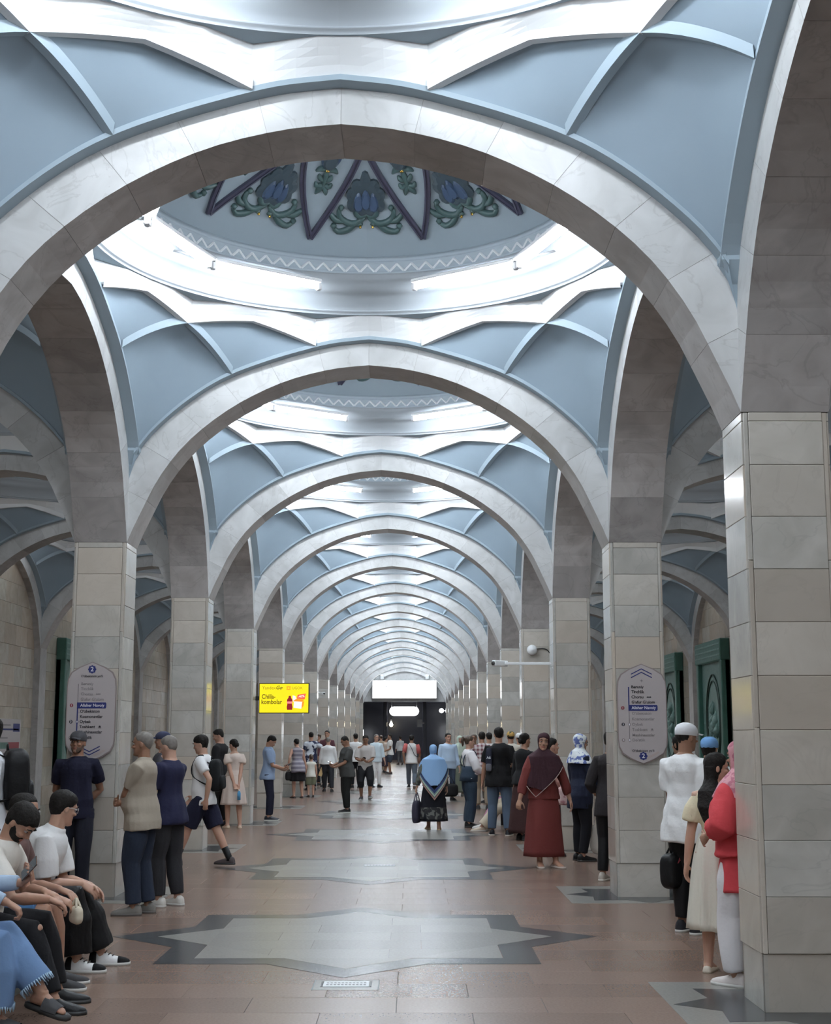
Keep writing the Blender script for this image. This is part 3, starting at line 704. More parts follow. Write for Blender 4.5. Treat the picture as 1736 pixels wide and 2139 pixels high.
def plaque(x, z, down, label):
    t = thing('station_plaque', (x, Y1+SP-0.002, z), label, 'sign')
    obj('board', slab_xz(MB(), outline(0.252, 0.515), -0.03, -0.002).me('board', M['plaque']), t)
    obj('rim', slab_xz(MB(), outline(0.252, 0.515, 0.010), -0.024, 0.0).me('rim', M['rim']), t)
    zs = [0.292, 0.24, 0.186, 0.13, 0.067, 0.005, -0.05, -0.104, -0.157, -0.212, -0.269] if down else [0.28, 0.229, 0.174, 0.12, 0.061, 0.003, -0.055, -0.112, -0.166, -0.223, -0.275]
    F = -0.0315; tx = -0.112
    obj('highlight', slab_xz(MB(), [(-0.146, zs[4]-0.031), (0.155, zs[4]-0.031), (0.162, zs[4]-0.02), (0.162, zs[4]+0.02), (0.155, zs[4]+0.031), (-0.146, zs[4]+0.031)], F-0.0008, -0.029).me('highlight', M['navy']), t)
    for i, nme in enumerate(STN):
        on = (i > 4) if down else (i < 4)
        text(nme, 0.0425, M['inkwhite'] if i == 4 else M['inkdk'] if on else M['inkgrey'], t, (tx, F-(0.001 if i == 4 else 0), zs[i]), bold=0.0009 if on or i == 4 else 0.0003)
    lo, hi = (zs[4], zs[-1]) if down else (zs[0], zs[4])
    obj('line', slab_xz(MB(), [(-0.146, min(lo, hi)), (-0.134, min(lo, hi)), (-0.134, max(lo, hi)), (-0.146, max(lo, hi))], F, -0.029).me('line', M['navy']), t)
    lo, hi = (zs[0], zs[4]) if down else (zs[4], zs[-1])
    obj('line', slab_xz(MB(), [(-0.144, min(lo, hi)), (-0.136, min(lo, hi)), (-0.136, max(lo, hi)), (-0.144, max(lo, hi))], F, -0.029).me('line', M['inkgrey']), t)
    for i in (7, 10):
        c = [(-0.140+0.013*math.sin(u), zs[i]+0.019*math.cos(u)) for u in np.linspace(0, 2*PI, 13)[:-1]]; obj('stop_mark', slab_xz(MB(), c, F-0.0006, -0.029).me('stop_mark', M['navy'] if down else M['inkgrey']), t)
        c = [(-0.140+0.007*math.sin(u), zs[i]+0.012*math.cos(u)) for u in np.linspace(0, 2*PI, 13)[:-1]]; obj('stop_mark', slab_xz(MB(), c, F-0.0012, -0.029).me('stop_mark', M['inkwhite']), t)
    for i, d, m in ((4, '1', 'inkred'), (7, '3', 'inkdk'), (10, '4', 'rim')):
        c = [(-0.205+0.018*math.sin(u), zs[i]+0.019*math.cos(u)) for u in np.linspace(0, 2*PI, 15)[:-1]]; obj('line_badge', slab_xz(MB(), c, F, -0.029).me('line_badge', M[m]), t)
        text(d, 0.03, M['inkwhite'], t, (-0.205, F-0.001, zs[i]), align='CENTER', bold=0.0006)
    rz, cz = (0.445, 0.373) if down else (-0.44, -0.385)
    c = [((0.041+0.004*math.cos(8*u))*math.sin(u), rz+(0.041+0.004*math.cos(8*u))*math.cos(u)) for u in np.linspace(0, 2*PI, 33)[:-1]]
    obj('roundel', slab_xz(MB(), c, F, -0.029).me('roundel', M['navy']), t)
    text('2', 0.066, M['inkwhite'], t, (0, F-0.001, rz), align='CENTER', bold=0.0016)
    text("O\u2018zbekiston yo\u2018li", 0.034, M['inkdk'], t, (0, F, cz), align='CENTER', bold=0.0004)
    for k in (0, 1):        # double chevron
        z0 = (-0.415-0.034*k) if down else (0.47-0.036*k); s = 1 if down else -1
        mb = MB(); w = 0.11; hgt = 0.056
        for sx in (-1, 1): slab_xz(mb, [(0, z0-0.005), (sx*w, z0+s*hgt-0.005), (sx*w, z0+s*hgt+0.006), (0, z0+0.006)][::sx], F, -0.029)
        obj('chevron', mb.me('chevron', M['navy']), t)
    # pictograms: market at Chorsu, train at Toshkent, plane by the arrow
    for i, w in ((2, 0.05), (8, 0.03)):
        on = (i > 4) if down else (i < 4); x0 = tx+(0.17 if i == 2 else 0.2); mb = MB()
        if i == 2:
            for k in range(3): slab_xz(mb, [(x0+k*0.016+0.008*math.cos(u), zs[i]-0.008+0.016*math.sin(u)) for u in np.linspace(0, PI, 7)], F, -0.029)
        else:
            slab_xz(mb, [(x0, zs[i]-0.006), (x0+0.024, zs[i]-0.006), (x0+0.02, zs[i]+0.012), (x0+0.004, zs[i]+0.012)], F, -0.029); slab_xz(mb, [(x0-0.004, zs[i]-0.014), (x0+0.028, zs[i]-0.014), (x0+0.028, zs[i]-0.01), (x0-0.004, zs[i]-0.01)], F, -0.029)
        obj('pictogram', mb.me('pictogram', M['inkdk'] if on else M['inkgrey']), t)
    if not down:
        mb = MB(); slab_xz(mb, [(-0.003, 0.33), (0.003, 0.33), (0.002, 0.362), (-0.002, 0.362)], F, -0.029); slab_xz(mb, [(-0.02, 0.341), (0.02, 0.341), (0.0, 0.354)], F, -0.029); obj('pictogram', mb.me('pictogram', M['inkgrey']), t)
    s = [(0.05, -0.468), (0.12, -0.435), (0.17, -0.405), (0.155, -0.39), (0.10, -0.42), (0.045, -0.445)]
    obj('torn_sticker', slab_xz(MB(), s, F-0.0004, -0.029).me('torn_sticker', M['sticker']), t)
plaque(-2.912, 1.905, True, 'pale station list plaque behind the man in the navy tee and cap')
plaque(2.906, 1.885, False, 'pale station list plaque with chevrons on top, beside the man in the white cap')

# ------------------------------------------------------------------ screen, cameras, panels, bench and other fixtures
def emis(name, c, k=1.0): return mat(name, tuple(x*0.3 for x in c), 0.35, emit=c, estr=k)
M['yellow'] = emis('screen_yellow', (0.95, 0.80, 0.012), 0.95); M['scr_dk'] = emis('screen_dark', (0.10, 0.075, 0.005)); M['scr_ol'] = emis('screen_olive', (0.34, 0.27, 0.01))
M['scr_red'] = emis('screen_red', (0.85, 0.10, 0.06)); M['scr_cola'] = emis('screen_cola', (0.26, 0.012, 0.02)); M['scr_pink'] = emis('screen_pink', (0.9, 0.25, 0.25)); M['scr_w'] = emis('screen_white', (0.88, 0.86, 0.82)); M['scr_or'] = emis('screen_orange', (0.95, 0.28, 0.02))
t = thing('advert_screen', (-2.03, 27.55, 2.386), 'wall-mounted screen showing a yellow advert with bottle and box', 'screen', rz=math.radians(-3))
obj('case', MB().bbox(-0.495, -0.03, -0.295, 0.495, 0.05, 0.295, 0.008).me('case', M['black']), t)
obj('picture', MB().box(-0.48, -0.034, -0.28, 0.48, -0.0305, 0.28).me('picture', M['yellow']), t)
text('Yandex', 0.088, M['scr_ol'], t, (-0.43, -0.035, 0.20), bold=0.0005); text('Go', 0.098, M['scr_dk'], t, (-0.165, -0.035, 0.203), bold=0.002, shear=0.35)
text('UGOK', 0.072, M['scr_ol'], t, (0.155, -0.035, 0.195), bold=0.0005)
mb = MB()
for i in range(3):
    for j in range(3):
        if (i, j) != (1, 1): slab_xz(mb, [(0.05+i*0.027, 0.162+j*0.024), (0.073+i*0.027, 0.162+j*0.024), (0.073+i*0.027, 0.182+j*0.024), (0.05+i*0.027, 0.182+j*0.024)], -0.0352, -0.034)
o = obj('emblem', mb.me('emblem', M['scr_or']), t); o['kind'] = 'stuff'
text('Chilla-', 0.122, M['scr_dk'], t, (-0.44, -0.035, 0.028), bold=0.0022, width=0.86); text('kombolar', 0.122, M['scr_dk'], t, (-0.445, -0.035, -0.075), bold=0.0022, width=0.86)
b = [(0.02, 0.055), (0.025, 0.02), (0.052, -0.02), (0.055, -0.075), (0.045, -0.105), (0.058, -0.16), (0.05, -0.215)]
P = [(0.115+x, z-0.01) for x, z in b]+[(0.115-x, z-0.01) for x, z in b[::-1]]; obj('bottle_image', slab_xz(MB(), P[::-1], -0.0355, -0.034).me('bottle_image', M['scr_cola']), t)
obj('bottle_image', slab_xz(MB(), [(0.062, -0.105), (0.168, -0.105), (0.17, -0.065), (0.06, -0.065)], -0.036, -0.034).me('bottle_label', M['scr_pink']), t)
obj('box_image', slab_xz(MB(), [(0.19, -0.185), (0.345, -0.205), (0.36, -0.07), (0.175, -0.06), (0.17, 0.055), (0.225, 0.04), (0.20, -0.06)], -0.0355, -0.034).me('box_image', M['scr_w']), t)
obj('box_image', slab_xz(MB(), [(0.345, -0.205), (0.385, -0.15), (0.40, -0.06), (0.36, -0.07)], -0.0355, -0.034).me('box_side', M['scr_or']), t)
obj('box_image', slab_xz(MB(), [(0.175, -0.06), (0.36, -0.07), (0.40, -0.03), (0.24, -0.015)], -0.0357, -0.034).me('box_flap', M['scr_or']), t)
obj('price_tag', slab_xz(MB(), [(0.25, -0.01), (0.41, -0.02), (0.43, 0.09), (0.27, 0.065)], -0.0362, -0.034).me('price_tag', M['scr_red']), t)
text('-40%', 0.066, M['scr_w'], t, (0.34, -0.0368, 0.033), (PI/2, math.radians(-6), 0), 'CENTER', 0.001)
obj('bracket', MB().box(-0.60, 0.05, -0.04, 0.1, 0.10, 0.04).me('bracket', M['black']), t)
def cctv(loc, rz, label):
    t = thing('security_camera', loc, label, 'camera', rz=rz)
    obj('housing', MB().bbox(-0.045, -0.16, -0.045, 0.045, 0.12, 0.045, 0.012).me('housing', M['white']), t); obj('lens', MB().tube([(0, -0.155, 0), (0, -0.175, 0)], 0.032, 10).me('lens', M['black']), t)
    return t
c = cctv((-2.46, 45.75, 3.02), math.radians(30), 'small white security camera on a pillar past the yellow screen'); obj('arm', MB().tube([(0, 0.06, 0.0), (-0.08, 0.12, 0.06), (-0.16, 0.15, 0.06)], 0.018, 6).me('arm', M['white']), c)
c = cctv((1.83, 21.35, 2.745), math.radians(-48), 'white security camera at the end of a long white bar'); 
obj('bar', MB().bbox(0.06, -0.02, -0.02, 0.86, 0.02, 0.02, 0.004).xf(Matrix.Rotation(math.radians(48), 4, 'Z')).me('bar', M['white']), c); obj('arm', MB().tube([(0, 0.02, -0.02), (0.02, 0.06, 0.03), (0.06, 0.08, 0.0)], 0.022, 6).me('arm', M['white']), c)
t = thing('round_speaker', (2.80, rowy(4)-0.05, 3.30), 'round white speaker on the pillar face above the security camera bar', 'speaker')
obj('shell', MB().lathe([(0.0, 0.07), (0.065, 0.058), (0.097, 0.022), (0.10, 0.0), (0.095, -0.02)], 18).xf(Matrix.Rotation(PI/2, 4, 'X')).me('shell', M['white']), t)
obj('cable', MB().tube(crom([(0.085, 0.03, 0.02), (0.22, 0.035, 0.03), (0.30, 0.035, 0.0), (0.345, 0.035, -0.06)], 12), 0.01, 5).me('cable', M['black']), t)
# green ceramic reliefs on the track walls
M['green'] = mat('green_ceramic', (0.045, 0.135, 0.105), 0.3, 0.6, noise=(4, 0.9, (0.075, 0.19, 0.155)), bump=(9, 0.3)); M['green2'] = mat('green_relief', (0.12, 0.235, 0.205), 0.3, 0.6, noise=(5, 1, (0.20, 0.32, 0.29)), bump=(14, 0.8)); M['greendk'] = mat('green_line', (0.015, 0.04, 0.03), 0.4)
def relief(x, y, s, label):
    t = thing('ceramic_relief', (x, y+0.3, 0.75), label, 'wall relief', rz=PI/2*(1 if s > 0 else -1)); w, h = 1.55, 3.36
    # local x along the wall, -y towards the hall
    R = Matrix.Identity(4)
    def put(nm, mb, m): obj(nm, mb.xf(R).me(nm, m), t)
    put('panel', MB().box(-w, 0.0, 0, w, 0.10, h), M['green2'])
    for a in (-1, 1): put('frame_side', MB().bbox(min(a*w, a*(w-0.22)), -0.02, 0, max(a*w, a*(w-0.22)), 0.22, h, 0.02), M['green'])
    put('frame_top', MB().bbox(-w-0.02, -0.02, h-0.55, w+0.02, 0.24, h, 0.02), M['green']); put('frame_sill', MB().bbox(-w, -0.02, -0.12, w, 0.24, 0.12, 0.02), M['green'])
    for k in range(3): put('frame_groove', MB().bbox(-w, 0.235, h-0.15-k*0.14, w, 0.25, h-0.11-k*0.14, 0.004), M['green2'])
    for q, rr in ((1.0, 0.025), (0.86, 0.02)):
        P = [(0.86*q*math.sin(u), 0.11, 1.32+1.18*q*math.cos(u)) for u in np.linspace(0, 2*PI, 33)]; put('oval_ring', MB().tube(P, rr, 6), M['greendk'])
    mb = MB(); rn = random.Random(int(y*10))
    for k in range(16):
        u = rn.uniform(0, 6.28); q = rn.uniform(0, 0.55); cx, cz = 0.86*q*math.sin(u), 1.3+1.1*q*math.cos(u)
        mb.tube([(cx, 0.08, cz-0.18), (cx+rn.uniform(-0.1, 0.1), 0.12, cz), (cx+rn.uniform(-0.15, 0.15), 0.09, cz+0.2)], [0.04, rn.uniform(0.07, 0.14), 0.03], 7)
    put('carving', mb, M['green2'])
for k, s, lb_ in ((5, 1, 'green ceramic wall relief with an oval, above the blue cap'), (6, 1, 'green ceramic wall relief half hidden behind the chevron plaque'), (5, -1, 'green ceramic wall relief, its edge showing beside the plaque pillar')):
    relief(s*8.485, rowy(k)+PW+HY, s, lb_)
t = thing('line_map', (-8.47, 30.45, 0.98), 'white wall map with blue and red line bars behind the backpack', 'sign', rz=-PI/2)
R = Matrix.Identity(4); put = lambda nm, mb, m: obj(nm, mb.xf(R).me(nm, m), t)
put('board', MB().bbox(-1.7, 0.0, 0.0, 1.7, 0.03, 1.05, 0.004), M['plaque'])
put('bar', MB().box(-1.55, 0.03, 0.80, 1.6, 0.033, 0.84), M['navy']); put('bar', MB().box(-1.62, 0.03, 0.77, -1.1, 0.033, 0.95), M['navy'])
put('bar', MB().box(-1.62, 0.03, 0.40, -0.75, 0.033, 0.54), M['inkred']); put('bar', MB().box(-0.75, 0.03, 0.40, 1.6, 0.033, 0.54), M['green'])
for i, z in enumerate((0.9, 0.62, 0.28, 0.18, 0.08)): put('print_line', MB().box(-0.9+0.2*(i % 2), 0.03, z, 1.2, 0.032, z+0.03), M['inkgrey'])
# drain grate set in the floor
t = thing('floor_grate', (0.035, 9.75, 0.0), 'white perforated drain grate in the brown floor', 'grate')
obj('surround', MB().box(-0.215, -0.185, -0.03, 0.215, 0.185, 0.0015).me('surround', M['grey']), t)
mb = MB()
for a in ((-0.222, -0.19, -0.214, 0.192), (0.214, -0.19, 0.222, 0.192), (-0.222, 0.185, 0.222, 0.193)): mb.box(a[0], a[1], -0.02, a[2], a[3], 0.002)
o = obj('gap', mb.me('gap', M['greendk']), t); o['kind'] = 'stuff'
obj('plate', MB().bbox(-0.155, -0.075, 0.0005, 0.155, 0.12, 0.006, 0.002).me('plate', M['white']), t)
hole = MB().tube([(0, 0, 0.0055), (0, 0, 0.0068)], 0.0095, 8).me('hole', M['black'])
for j in range(2):
    for i in range(11): obj('hole', hole, t, (-0.125+i*0.025, -0.02+j*0.07, 0))
for x in (-0.165, 0.165): obj('slot', MB().bbox(x-0.006, -0.075, 0.0005, x+0.006, 0.12, 0.004, 0.001).me('slot', M['black']), t)
t = thing('floor_grate', (0.06, 18.5, 0.0), 'small drain grate in the light floor star further down the hall', 'grate')
obj('plate', MB().bbox(-0.2, -0.1, 0.0, 0.2, 0.1, 0.006, 0.002).me('plate', M['lattice']), t)
for j in range(2):
    for i in range(9): obj('hole', hole, t, (-0.16+i*0.04, -0.04+j*0.08, 0.0))
# benches
M['wood'] = mat('bench_wood', (0.05, 0.032, 0.022), 0.4, noise=(12, 0.9, (0.09, 0.055, 0.035)))
def bench(x, y0, y1, label):
    t = thing('bench', (x, (y0+y1)/2, 0), label, 'bench'); L = (y1-y0)/2
    for i in range(5): obj('slat', MB().bbox(-0.215+i*0.088, -L, 0.345, -0.137+i*0.088, L, 0.385, 0.005).me('slat', M['wood']), t)
    for y in (-L+0.25, 0, L-0.25): obj('leg', MB().bbox(-0.19, y-0.04, 0, 0.19, y+0.04, 0.345, 0.01).me('leg', M['black']), t)
bench(-2.33, 7.35, 8.72+2.25, 'dark wooden bench under the four seated people at the left edge')
bench(2.33, 24.4, 27.0, 'dark wooden bench behind the man with the emblem backpack')
#--PEOPLE--

# ------------------------------------------------------------------ people
def lin(c): return tuple(((v/255)/12.92 if v <= 10 else ((v/255+0.055)/1.055)**2.4) for v in c)
CLOTH = {}
def cloth(c, k=1.25, rough=0.85, c2=None, scale=8.0, kind='noise'):
    """cloth of an sRGB colour; c2 = a second colour for prints (noise, check, stripe)"""
    key = (c, k, c2, scale, kind)
    if key in CLOTH: return CLOTH[key]
    ds = lambda q: (lambda l, g: tuple(min(0.85, (x*0.8+g*0.2)*k) for x in l))(lin(q), sum(lin(q))/3)
    a = ds(c); m = mat('cloth', a, rough, 0.25, bump=(35, 0.15)); CLOTH[key] = m
    if c2:
        nt = m.node_tree; b = nt.nodes['Principled BSDF']; L = nt.links.new; d = ds(c2)
        tc = nt.nodes.new('ShaderNodeTexCoord'); mx = nt.nodes.new('ShaderNodeMix'); mx.data_type = 'RGBA'; mx.inputs[6].default_value = (*a, 1); mx.inputs[7].default_value = (*d, 1)
        if kind == 'noise':
            n = nt.nodes.new('ShaderNodeTexNoise'); n.inputs['Scale'].default_value = scale; n.inputs['Detail'].default_value = 3; L(tc.outputs['Object'], n.inputs['Vector'])
            r = nt.nodes.new('ShaderNodeValToRGB'); r.color_ramp.elements[0].position = 0.5; r.color_ramp.elements[1].position = 0.56; L(n.outputs['Fac'], r.inputs['Fac']); L(r.outputs['Color'], mx.inputs[0])
        else:
            sp = nt.nodes.new('ShaderNodeSeparateXYZ'); L(tc.outputs['Object'], sp.inputs[0]); prev = None
            for ax in ((0, 2) if kind == 'check' else (2,)):
                q = nt.nodes.new('ShaderNodeMath'); q.operation = 'MULTIPLY'; q.inputs[1].default_value = scale; L(sp.outputs[ax], q.inputs[0])
                f = nt.nodes.new('ShaderNodeMath'); f.operation = 'FRACT'; L(q.outputs[0], f.inputs[0])
                g = nt.nodes.new('ShaderNodeMath'); g.operation = 'GREATER_THAN'; g.inputs[1].default_value = 0.55; L(f.outputs[0], g.inputs[0])
                if prev is None: prev = g.outputs[0]
                else:
                    ad = nt.nodes.new('ShaderNodeMath'); ad.operation = 'ADD'; L(prev, ad.inputs[0]); L(g.outputs[0], ad.inputs[1])
                    hf = nt.nodes.new('ShaderNodeMath'); hf.operation = 'MULTIPLY'; hf.inputs[1].default_value = 0.5; L(ad.outputs[0], hf.inputs[0]); prev = hf.outputs[0]
            L(prev, mx.inputs[0])
        L(mx.outputs[2], b.inputs['Base Color'])
    return m
SKIN = {}
def skin(tone):
    if tone not in SKIN:
        c = {'fair': (0.50, 0.30, 0.22), 'mid': (0.40, 0.225, 0.155), 'tan': (0.29, 0.155, 0.10)}[tone]
        m = mat('skin_'+tone, c, 0.5, 0.35, noise=(14, 0.8, tuple(x*1.12 for x in c))); m.node_tree.nodes['Principled BSDF'].inputs['Subsurface Weight'].default_value = 0.06
        SKIN[tone] = (m, mat('lips_'+tone, (c[0]*0.85, c[1]*0.55, c[2]*0.58), 0.4))
    return SKIN[tone]
M['hair'] = mat('hair_black', (0.009, 0.008, 0.007), 0.7, 0.2, noise=(40, 0.9, (0.020, 0.017, 0.015)), bump=(60, 0.4)); M['hairgrey'] = mat('hair_grey', (0.13, 0.115, 0.10), 0.6, noise=(40, 0.9, (0.22, 0.2, 0.18))); M['hairbrown'] = mat('hair_brown', (0.05, 0.028, 0.017), 0.5, noise=(40, 0.9, (0.08, 0.05, 0.03)), bump=(60, 0.4))
M['eyew'] = mat('eye_white', (0.42, 0.38, 0.36), 0.3); M['eyed'] = mat('eye_dark', (0.012, 0.009, 0.007), 0.2)
M['stubble'] = mat('beard_stubble', (0.085, 0.052, 0.038), 0.6, noise=(60, 0.9, (0.12, 0.075, 0.055)))
M['rubber'] = mat('sole_white', (0.62, 0.61, 0.58), 0.6); M['rubberdk'] = mat('sole_dark', (0.03, 0.03, 0.03), 0.6)
def vec(*a): return np.array(a, float)
def unit(v): return v/(np.linalg.norm(v)+1e-12)
def rotm(ax, a):
    return np.array(Matrix.Rotation(a, 3, Vector(ax)))
def ik(a, b, l1, l2, pole):
    d = b-a; L = np.linalg.norm(d); L = min(L, (l1+l2)*0.999); u = unit(d); x = (l1*l1-l2*l2+L*L)/(2*L); h = math.sqrt(max(l1*l1-x*x, 0))
    p = unit(pole-u*np.dot(pole, u)); return a+u*x+p*h, a+u*L
def ellring(c, r, f, rx, ry, n=20, sq=0.0):
    out = []
    for k in range(n):
        a = 2*PI*k/n; ca, sa = math.cos(a), math.sin(a)
        if sq: e = 1-sq; ca = math.copysign(abs(ca)**e, ca); sa = math.copysign(abs(sa)**e, sa)
        out.append(c+r*rx*ca+f*ry*sa)
    return out
def loft(mb, rings, mi=0):
    n = len(rings[0]); V = [p for r in rings for p in r]
    F = [(i*n+k, i*n+(k+1) % n, (i+1)*n+(k+1) % n, (i+1)*n+k) for i in range(len(rings)-1) for k in range(n)]
    F.append(tuple(range(n))[::-1]); F.append(tuple((len(rings)-1)*n+k for k in range(n)))
    mb.add(V, F, mi, True)
def wobble(me, amp, freq, seed):
    """soft folds: pushes vertices along their normals by a sum of waves"""
    n = len(me.vertices); co = np.empty(n*3, np.float32); no = np.empty(n*3, np.float32)
    me.vertices.foreach_get('co', co); me.vertices.foreach_get('normal', no) if False else me.vertex_normals.foreach_get('vector', no)
    co = co.reshape(-1, 3); no = no.reshape(-1, 3); rs = np.random.RandomState(seed); d = np.zeros(n)
    for k in range(7):
        w = rs.randn(3)*freq*np.array((1.2, 1.2, 0.55)); d += np.sin(co@w+rs.rand()*6.28)
    d = d/7; co = co+no*(d*amp*1.6)[:, None]
    me.vertices.foreach_set('co', co.astype(np.float32).ravel()); me.update()
WORK = bpy.data.scenes.new('workbench')      # a bare scene to run modifiers in; removed at the end
def fuse(mb, name, mats, vox, smooth=3, amp=0.0, freq=18, seed=0, deci=None):
    """joins overlapping closed shapes into one continuous skin"""
    me = mesh('tmp', mb.V, mb.F); o = bpy.data.objects.new('tmp', me); WORK.collection.objects.link(o)
    m = o.modifiers.new('r', 'REMESH'); m.mode = 'VOXEL'; m.voxel_size = vox; m.adaptivity = 0; m.use_smooth_shade = True
    if smooth: m = o.modifiers.new('s', 'SMOOTH'); m.iterations = smooth; m.factor = 0.5
    if deci: m = o.modifiers.new('d', 'DECIMATE'); m.ratio = deci
    vl = WORK.view_layers[0]; vl.update(); dg = vl.depsgraph; out = bpy.data.meshes.new_from_object(o.evaluated_get(dg)); out.name = name
    bpy.data.objects.remove(o); bpy.data.meshes.remove(me)
    out.materials.clear()
    for x in (mats if isinstance(mats, (list, tuple)) else [mats]): out.materials.append(x)
    if amp: wobble(out, amp, freq, seed)
    return out
# head: slices (z, half width, front, back) in head heights, ear axis at y=0
HS = [(-0.03, 0.06, 0.30, 0.02), (0.0, 0.13, 0.355, -0.04), (0.05, 0.185, 0.375, -0.12), (0.13, 0.235, 0.375, -0.22), (0.22, 0.27, 0.375, -0.30), (0.32, 0.29, 0.372, -0.35), (0.42, 0.305, 0.368, -0.40),
      (0.50, 0.315, 0.358, -0.43), (0.58, 0.322, 0.385, -0.445), (0.68, 0.325, 0.385, -0.45), (0.78, 0.312, 0.35, -0.43), (0.87, 0.27, 0.275, -0.37), (0.94, 0.195, 0.185, -0.27), (0.985, 0.10, 0.09, -0.15), (1.0, 0.03, 0.01, -0.06)]
def head_pt(z, th, infl=1.0):
    zs = [s[0] for s in HS]; w, f, b = (np.interp(z, zs, [s[i] for s in HS]) for i in (1, 2, 3))
    c, s = math.cos(th), math.sin(th); s2 = math.copysign(abs(s)**0.92, s)
    mid = (f+b)/2; y = mid+(f-mid)*c if c > 0 else mid+(mid-b)*c
    if infl != 1.0: return vec(w*infl*s2, mid+(y-mid)*infl, 0.5+(z-0.5)*(infl if z > 0.5 else 1))
    return vec(w*s2, y, z)
def ang(a): return abs((a+PI) % (2*PI)-PI)
def head_shell(fn, n=32, m=26):
    """closed copy of the head, inflated by fn(z, angle from the front)"""
    G = [[head_pt(z, 2*PI*k/n, fn(z, ang(2*PI*k/n))) for k in range(n)] for z in np.linspace(-0.02, 1.0, m)]
    return G
def hair_fn(style):
    def f(z, t):
        d = math.degrees(t)
        line = np.interp(d, [0, 35, 55, 75, 100, 125, 180], {'short': [0.83, 0.81, 0.70, 0.58, 0.52, 0.30, 0.20], 'crop': [0.86, 0.84, 0.74, 0.62, 0.55, 0.36, 0.27], 'bald': [1.2, 1.2, 1.1, 0.72, 0.58, 0.40, 0.30],
                        'fringe': [0.70, 0.70, 0.64, 0.52, 0.46, 0.26, 0.15], 'long': [0.80, 0.76, 0.60, 0.35, 0.20, -0.1, -0.1]}[style])
        th = {'short': 1.085, 'crop': 1.055, 'bald': 1.045, 'fringe': 1.12, 'long': 1.10}[style]
        k = min(1, max(0, (z-line)/0.05+0.5)); return 0.93+(th-0.93)*k
    return f
def person(name, x, y, head_deg, H, label, spec, group=None):
    """head_deg: direction faced, 0 away from the camera, 90 to the left, 180 to the camera, -90 to the right.
    spec: pose and clothing (see the calls). Returns the joints in world coordinates."""
    S = spec; near = S.get('near', 1); vx = {2: 0.008, 1: 0.0115, 0: 0.0145}[near]; seed = int(abs(x*131+y*17)) % 9999
    root = thing('person', (x, y, 0), label, 'person', group, math.radians(head_deg))
    fem = S.get('fem', 0); wide = S.get('wide', 1.0)
    U, R0, F0 = vec(0, 0, 1), vec(1, 0, 0), vec(0, 1, 0)
    hip = vec(*S.get('hip', (0, 0, 0.529*H))); lean = math.radians(S.get('lean', 2)); side = math.radians(S.get('side', 0)); tw = math.radians(S.get('twist', 0))
    Rm = rotm((0, 0, 1), tw)@rotm((0, 1, 0), side)@rotm((1, 0, 0), -lean)
    s, r, f = Rm@U, Rm@R0, Rm@F0
    Rh = rotm((1, 0, 0), -lean*0.35)
    curve = S.get('curve', 0.0)             # extra forward rounding of the upper back (metres)
    def sp(t): return hip+s*t*H+f*(0.012*H*math.sin(min(max(t, 0)/0.32, 1)*PI*1.3)+curve*(max(t-0.1, 0)/0.22)**2)
    chest = sp(0.295); neck = sp(0.325)
    hw = (0.086 if fem else 0.099)*H*wide**0.6
    sh = {q: chest+r*q*hw-s*0.022*H for q in (-1, 1)}
    for q, k in ((-1, 'shl'), (1, 'shr')):
        if k in S: sh[q] = sh[q]+vec(*S[k])
    hj = {q: hip+R0*q*0.052*H for q in (-1, 1)}
    ua, fa = 0.172*H, 0.150*H; th, sk = 0.245*H, 0.240*H
    J = {}
    for q, k in ((-1, 'l'), (1, 'r')):
        ft = vec(*S.get('foot'+k, (q*0.058*H, 0.0, 0))); an = ft+vec(0, 0, 0.048*H)
        kn, an = ik(hj[q], an, th, sk, vec(*S.get('knee'+k, (q*0.15, 1, 0.0))))
        J['an'+k], J['kn'+k] = an, kn
        hd = vec(*S.get('hand'+k, (q*0.165*H, 0.05*H, 0.475*H)))
        el, wr = ik(sh[q], hd, ua, fa, vec(*S.get('elbow'+k, (q*0.6, -1, -0.2))))
        J['el'+k], J['wr'+k] = el, wr
    HH = 0.131*H*(1.0 if not S.get('child') else 1.28)
    yaw, pit, rol = (math.radians(S.get(k, 0)) for k in ('yaw', 'nod', 'tilt'))
    Hm = rotm((0, 0, 1), yaw+tw)@rotm((0, 1, 0), rol)@rotm((1, 0, 0), -pit)
    nd = unit(s*0.8+U*0.6+Hm@vec(0, 0.10, 0))
    hb = neck+nd*0.036*H            # pivot under the skull
    def hp(p): return hb+Hm@((np.array(p)-vec(0, -0.06, 0.16))*HH)
    # ---- body, one continuous surface
    mb = MB(); fx = 0.92 if fem else 1.0
    prof = [(-0.045, 0.055, 0.045), (-0.02, 0.088, 0.062), (0.015, 0.098 if fem else 0.092, 0.068), (0.06, 0.088, 0.062), (0.115, 0.072 if fem else 0.080, 0.055), (0.18, 0.083, 0.062), (0.24, 0.093, 0.068), (0.275, 0.092, 0.060), (0.295, 0.076, 0.050), (0.31, 0.055, 0.042), (0.325, 0.039, 0.036)]
    loft(mb, [ellring(sp(t), r, f, a*H*fx*wide, b*H*wide, 18) for t, a, b in prof])
    mb.tube([sp(0.30), neck, hb+Hm@vec(0, -0.02, 0.08)*HH, hb+Hm@vec(0, -0.02, 0.25)*HH], [0.040*H, 0.034*H*(0.9 if fem else 1), 0.031*H*(0.9 if fem else 1.05), 0.03*H], 14)
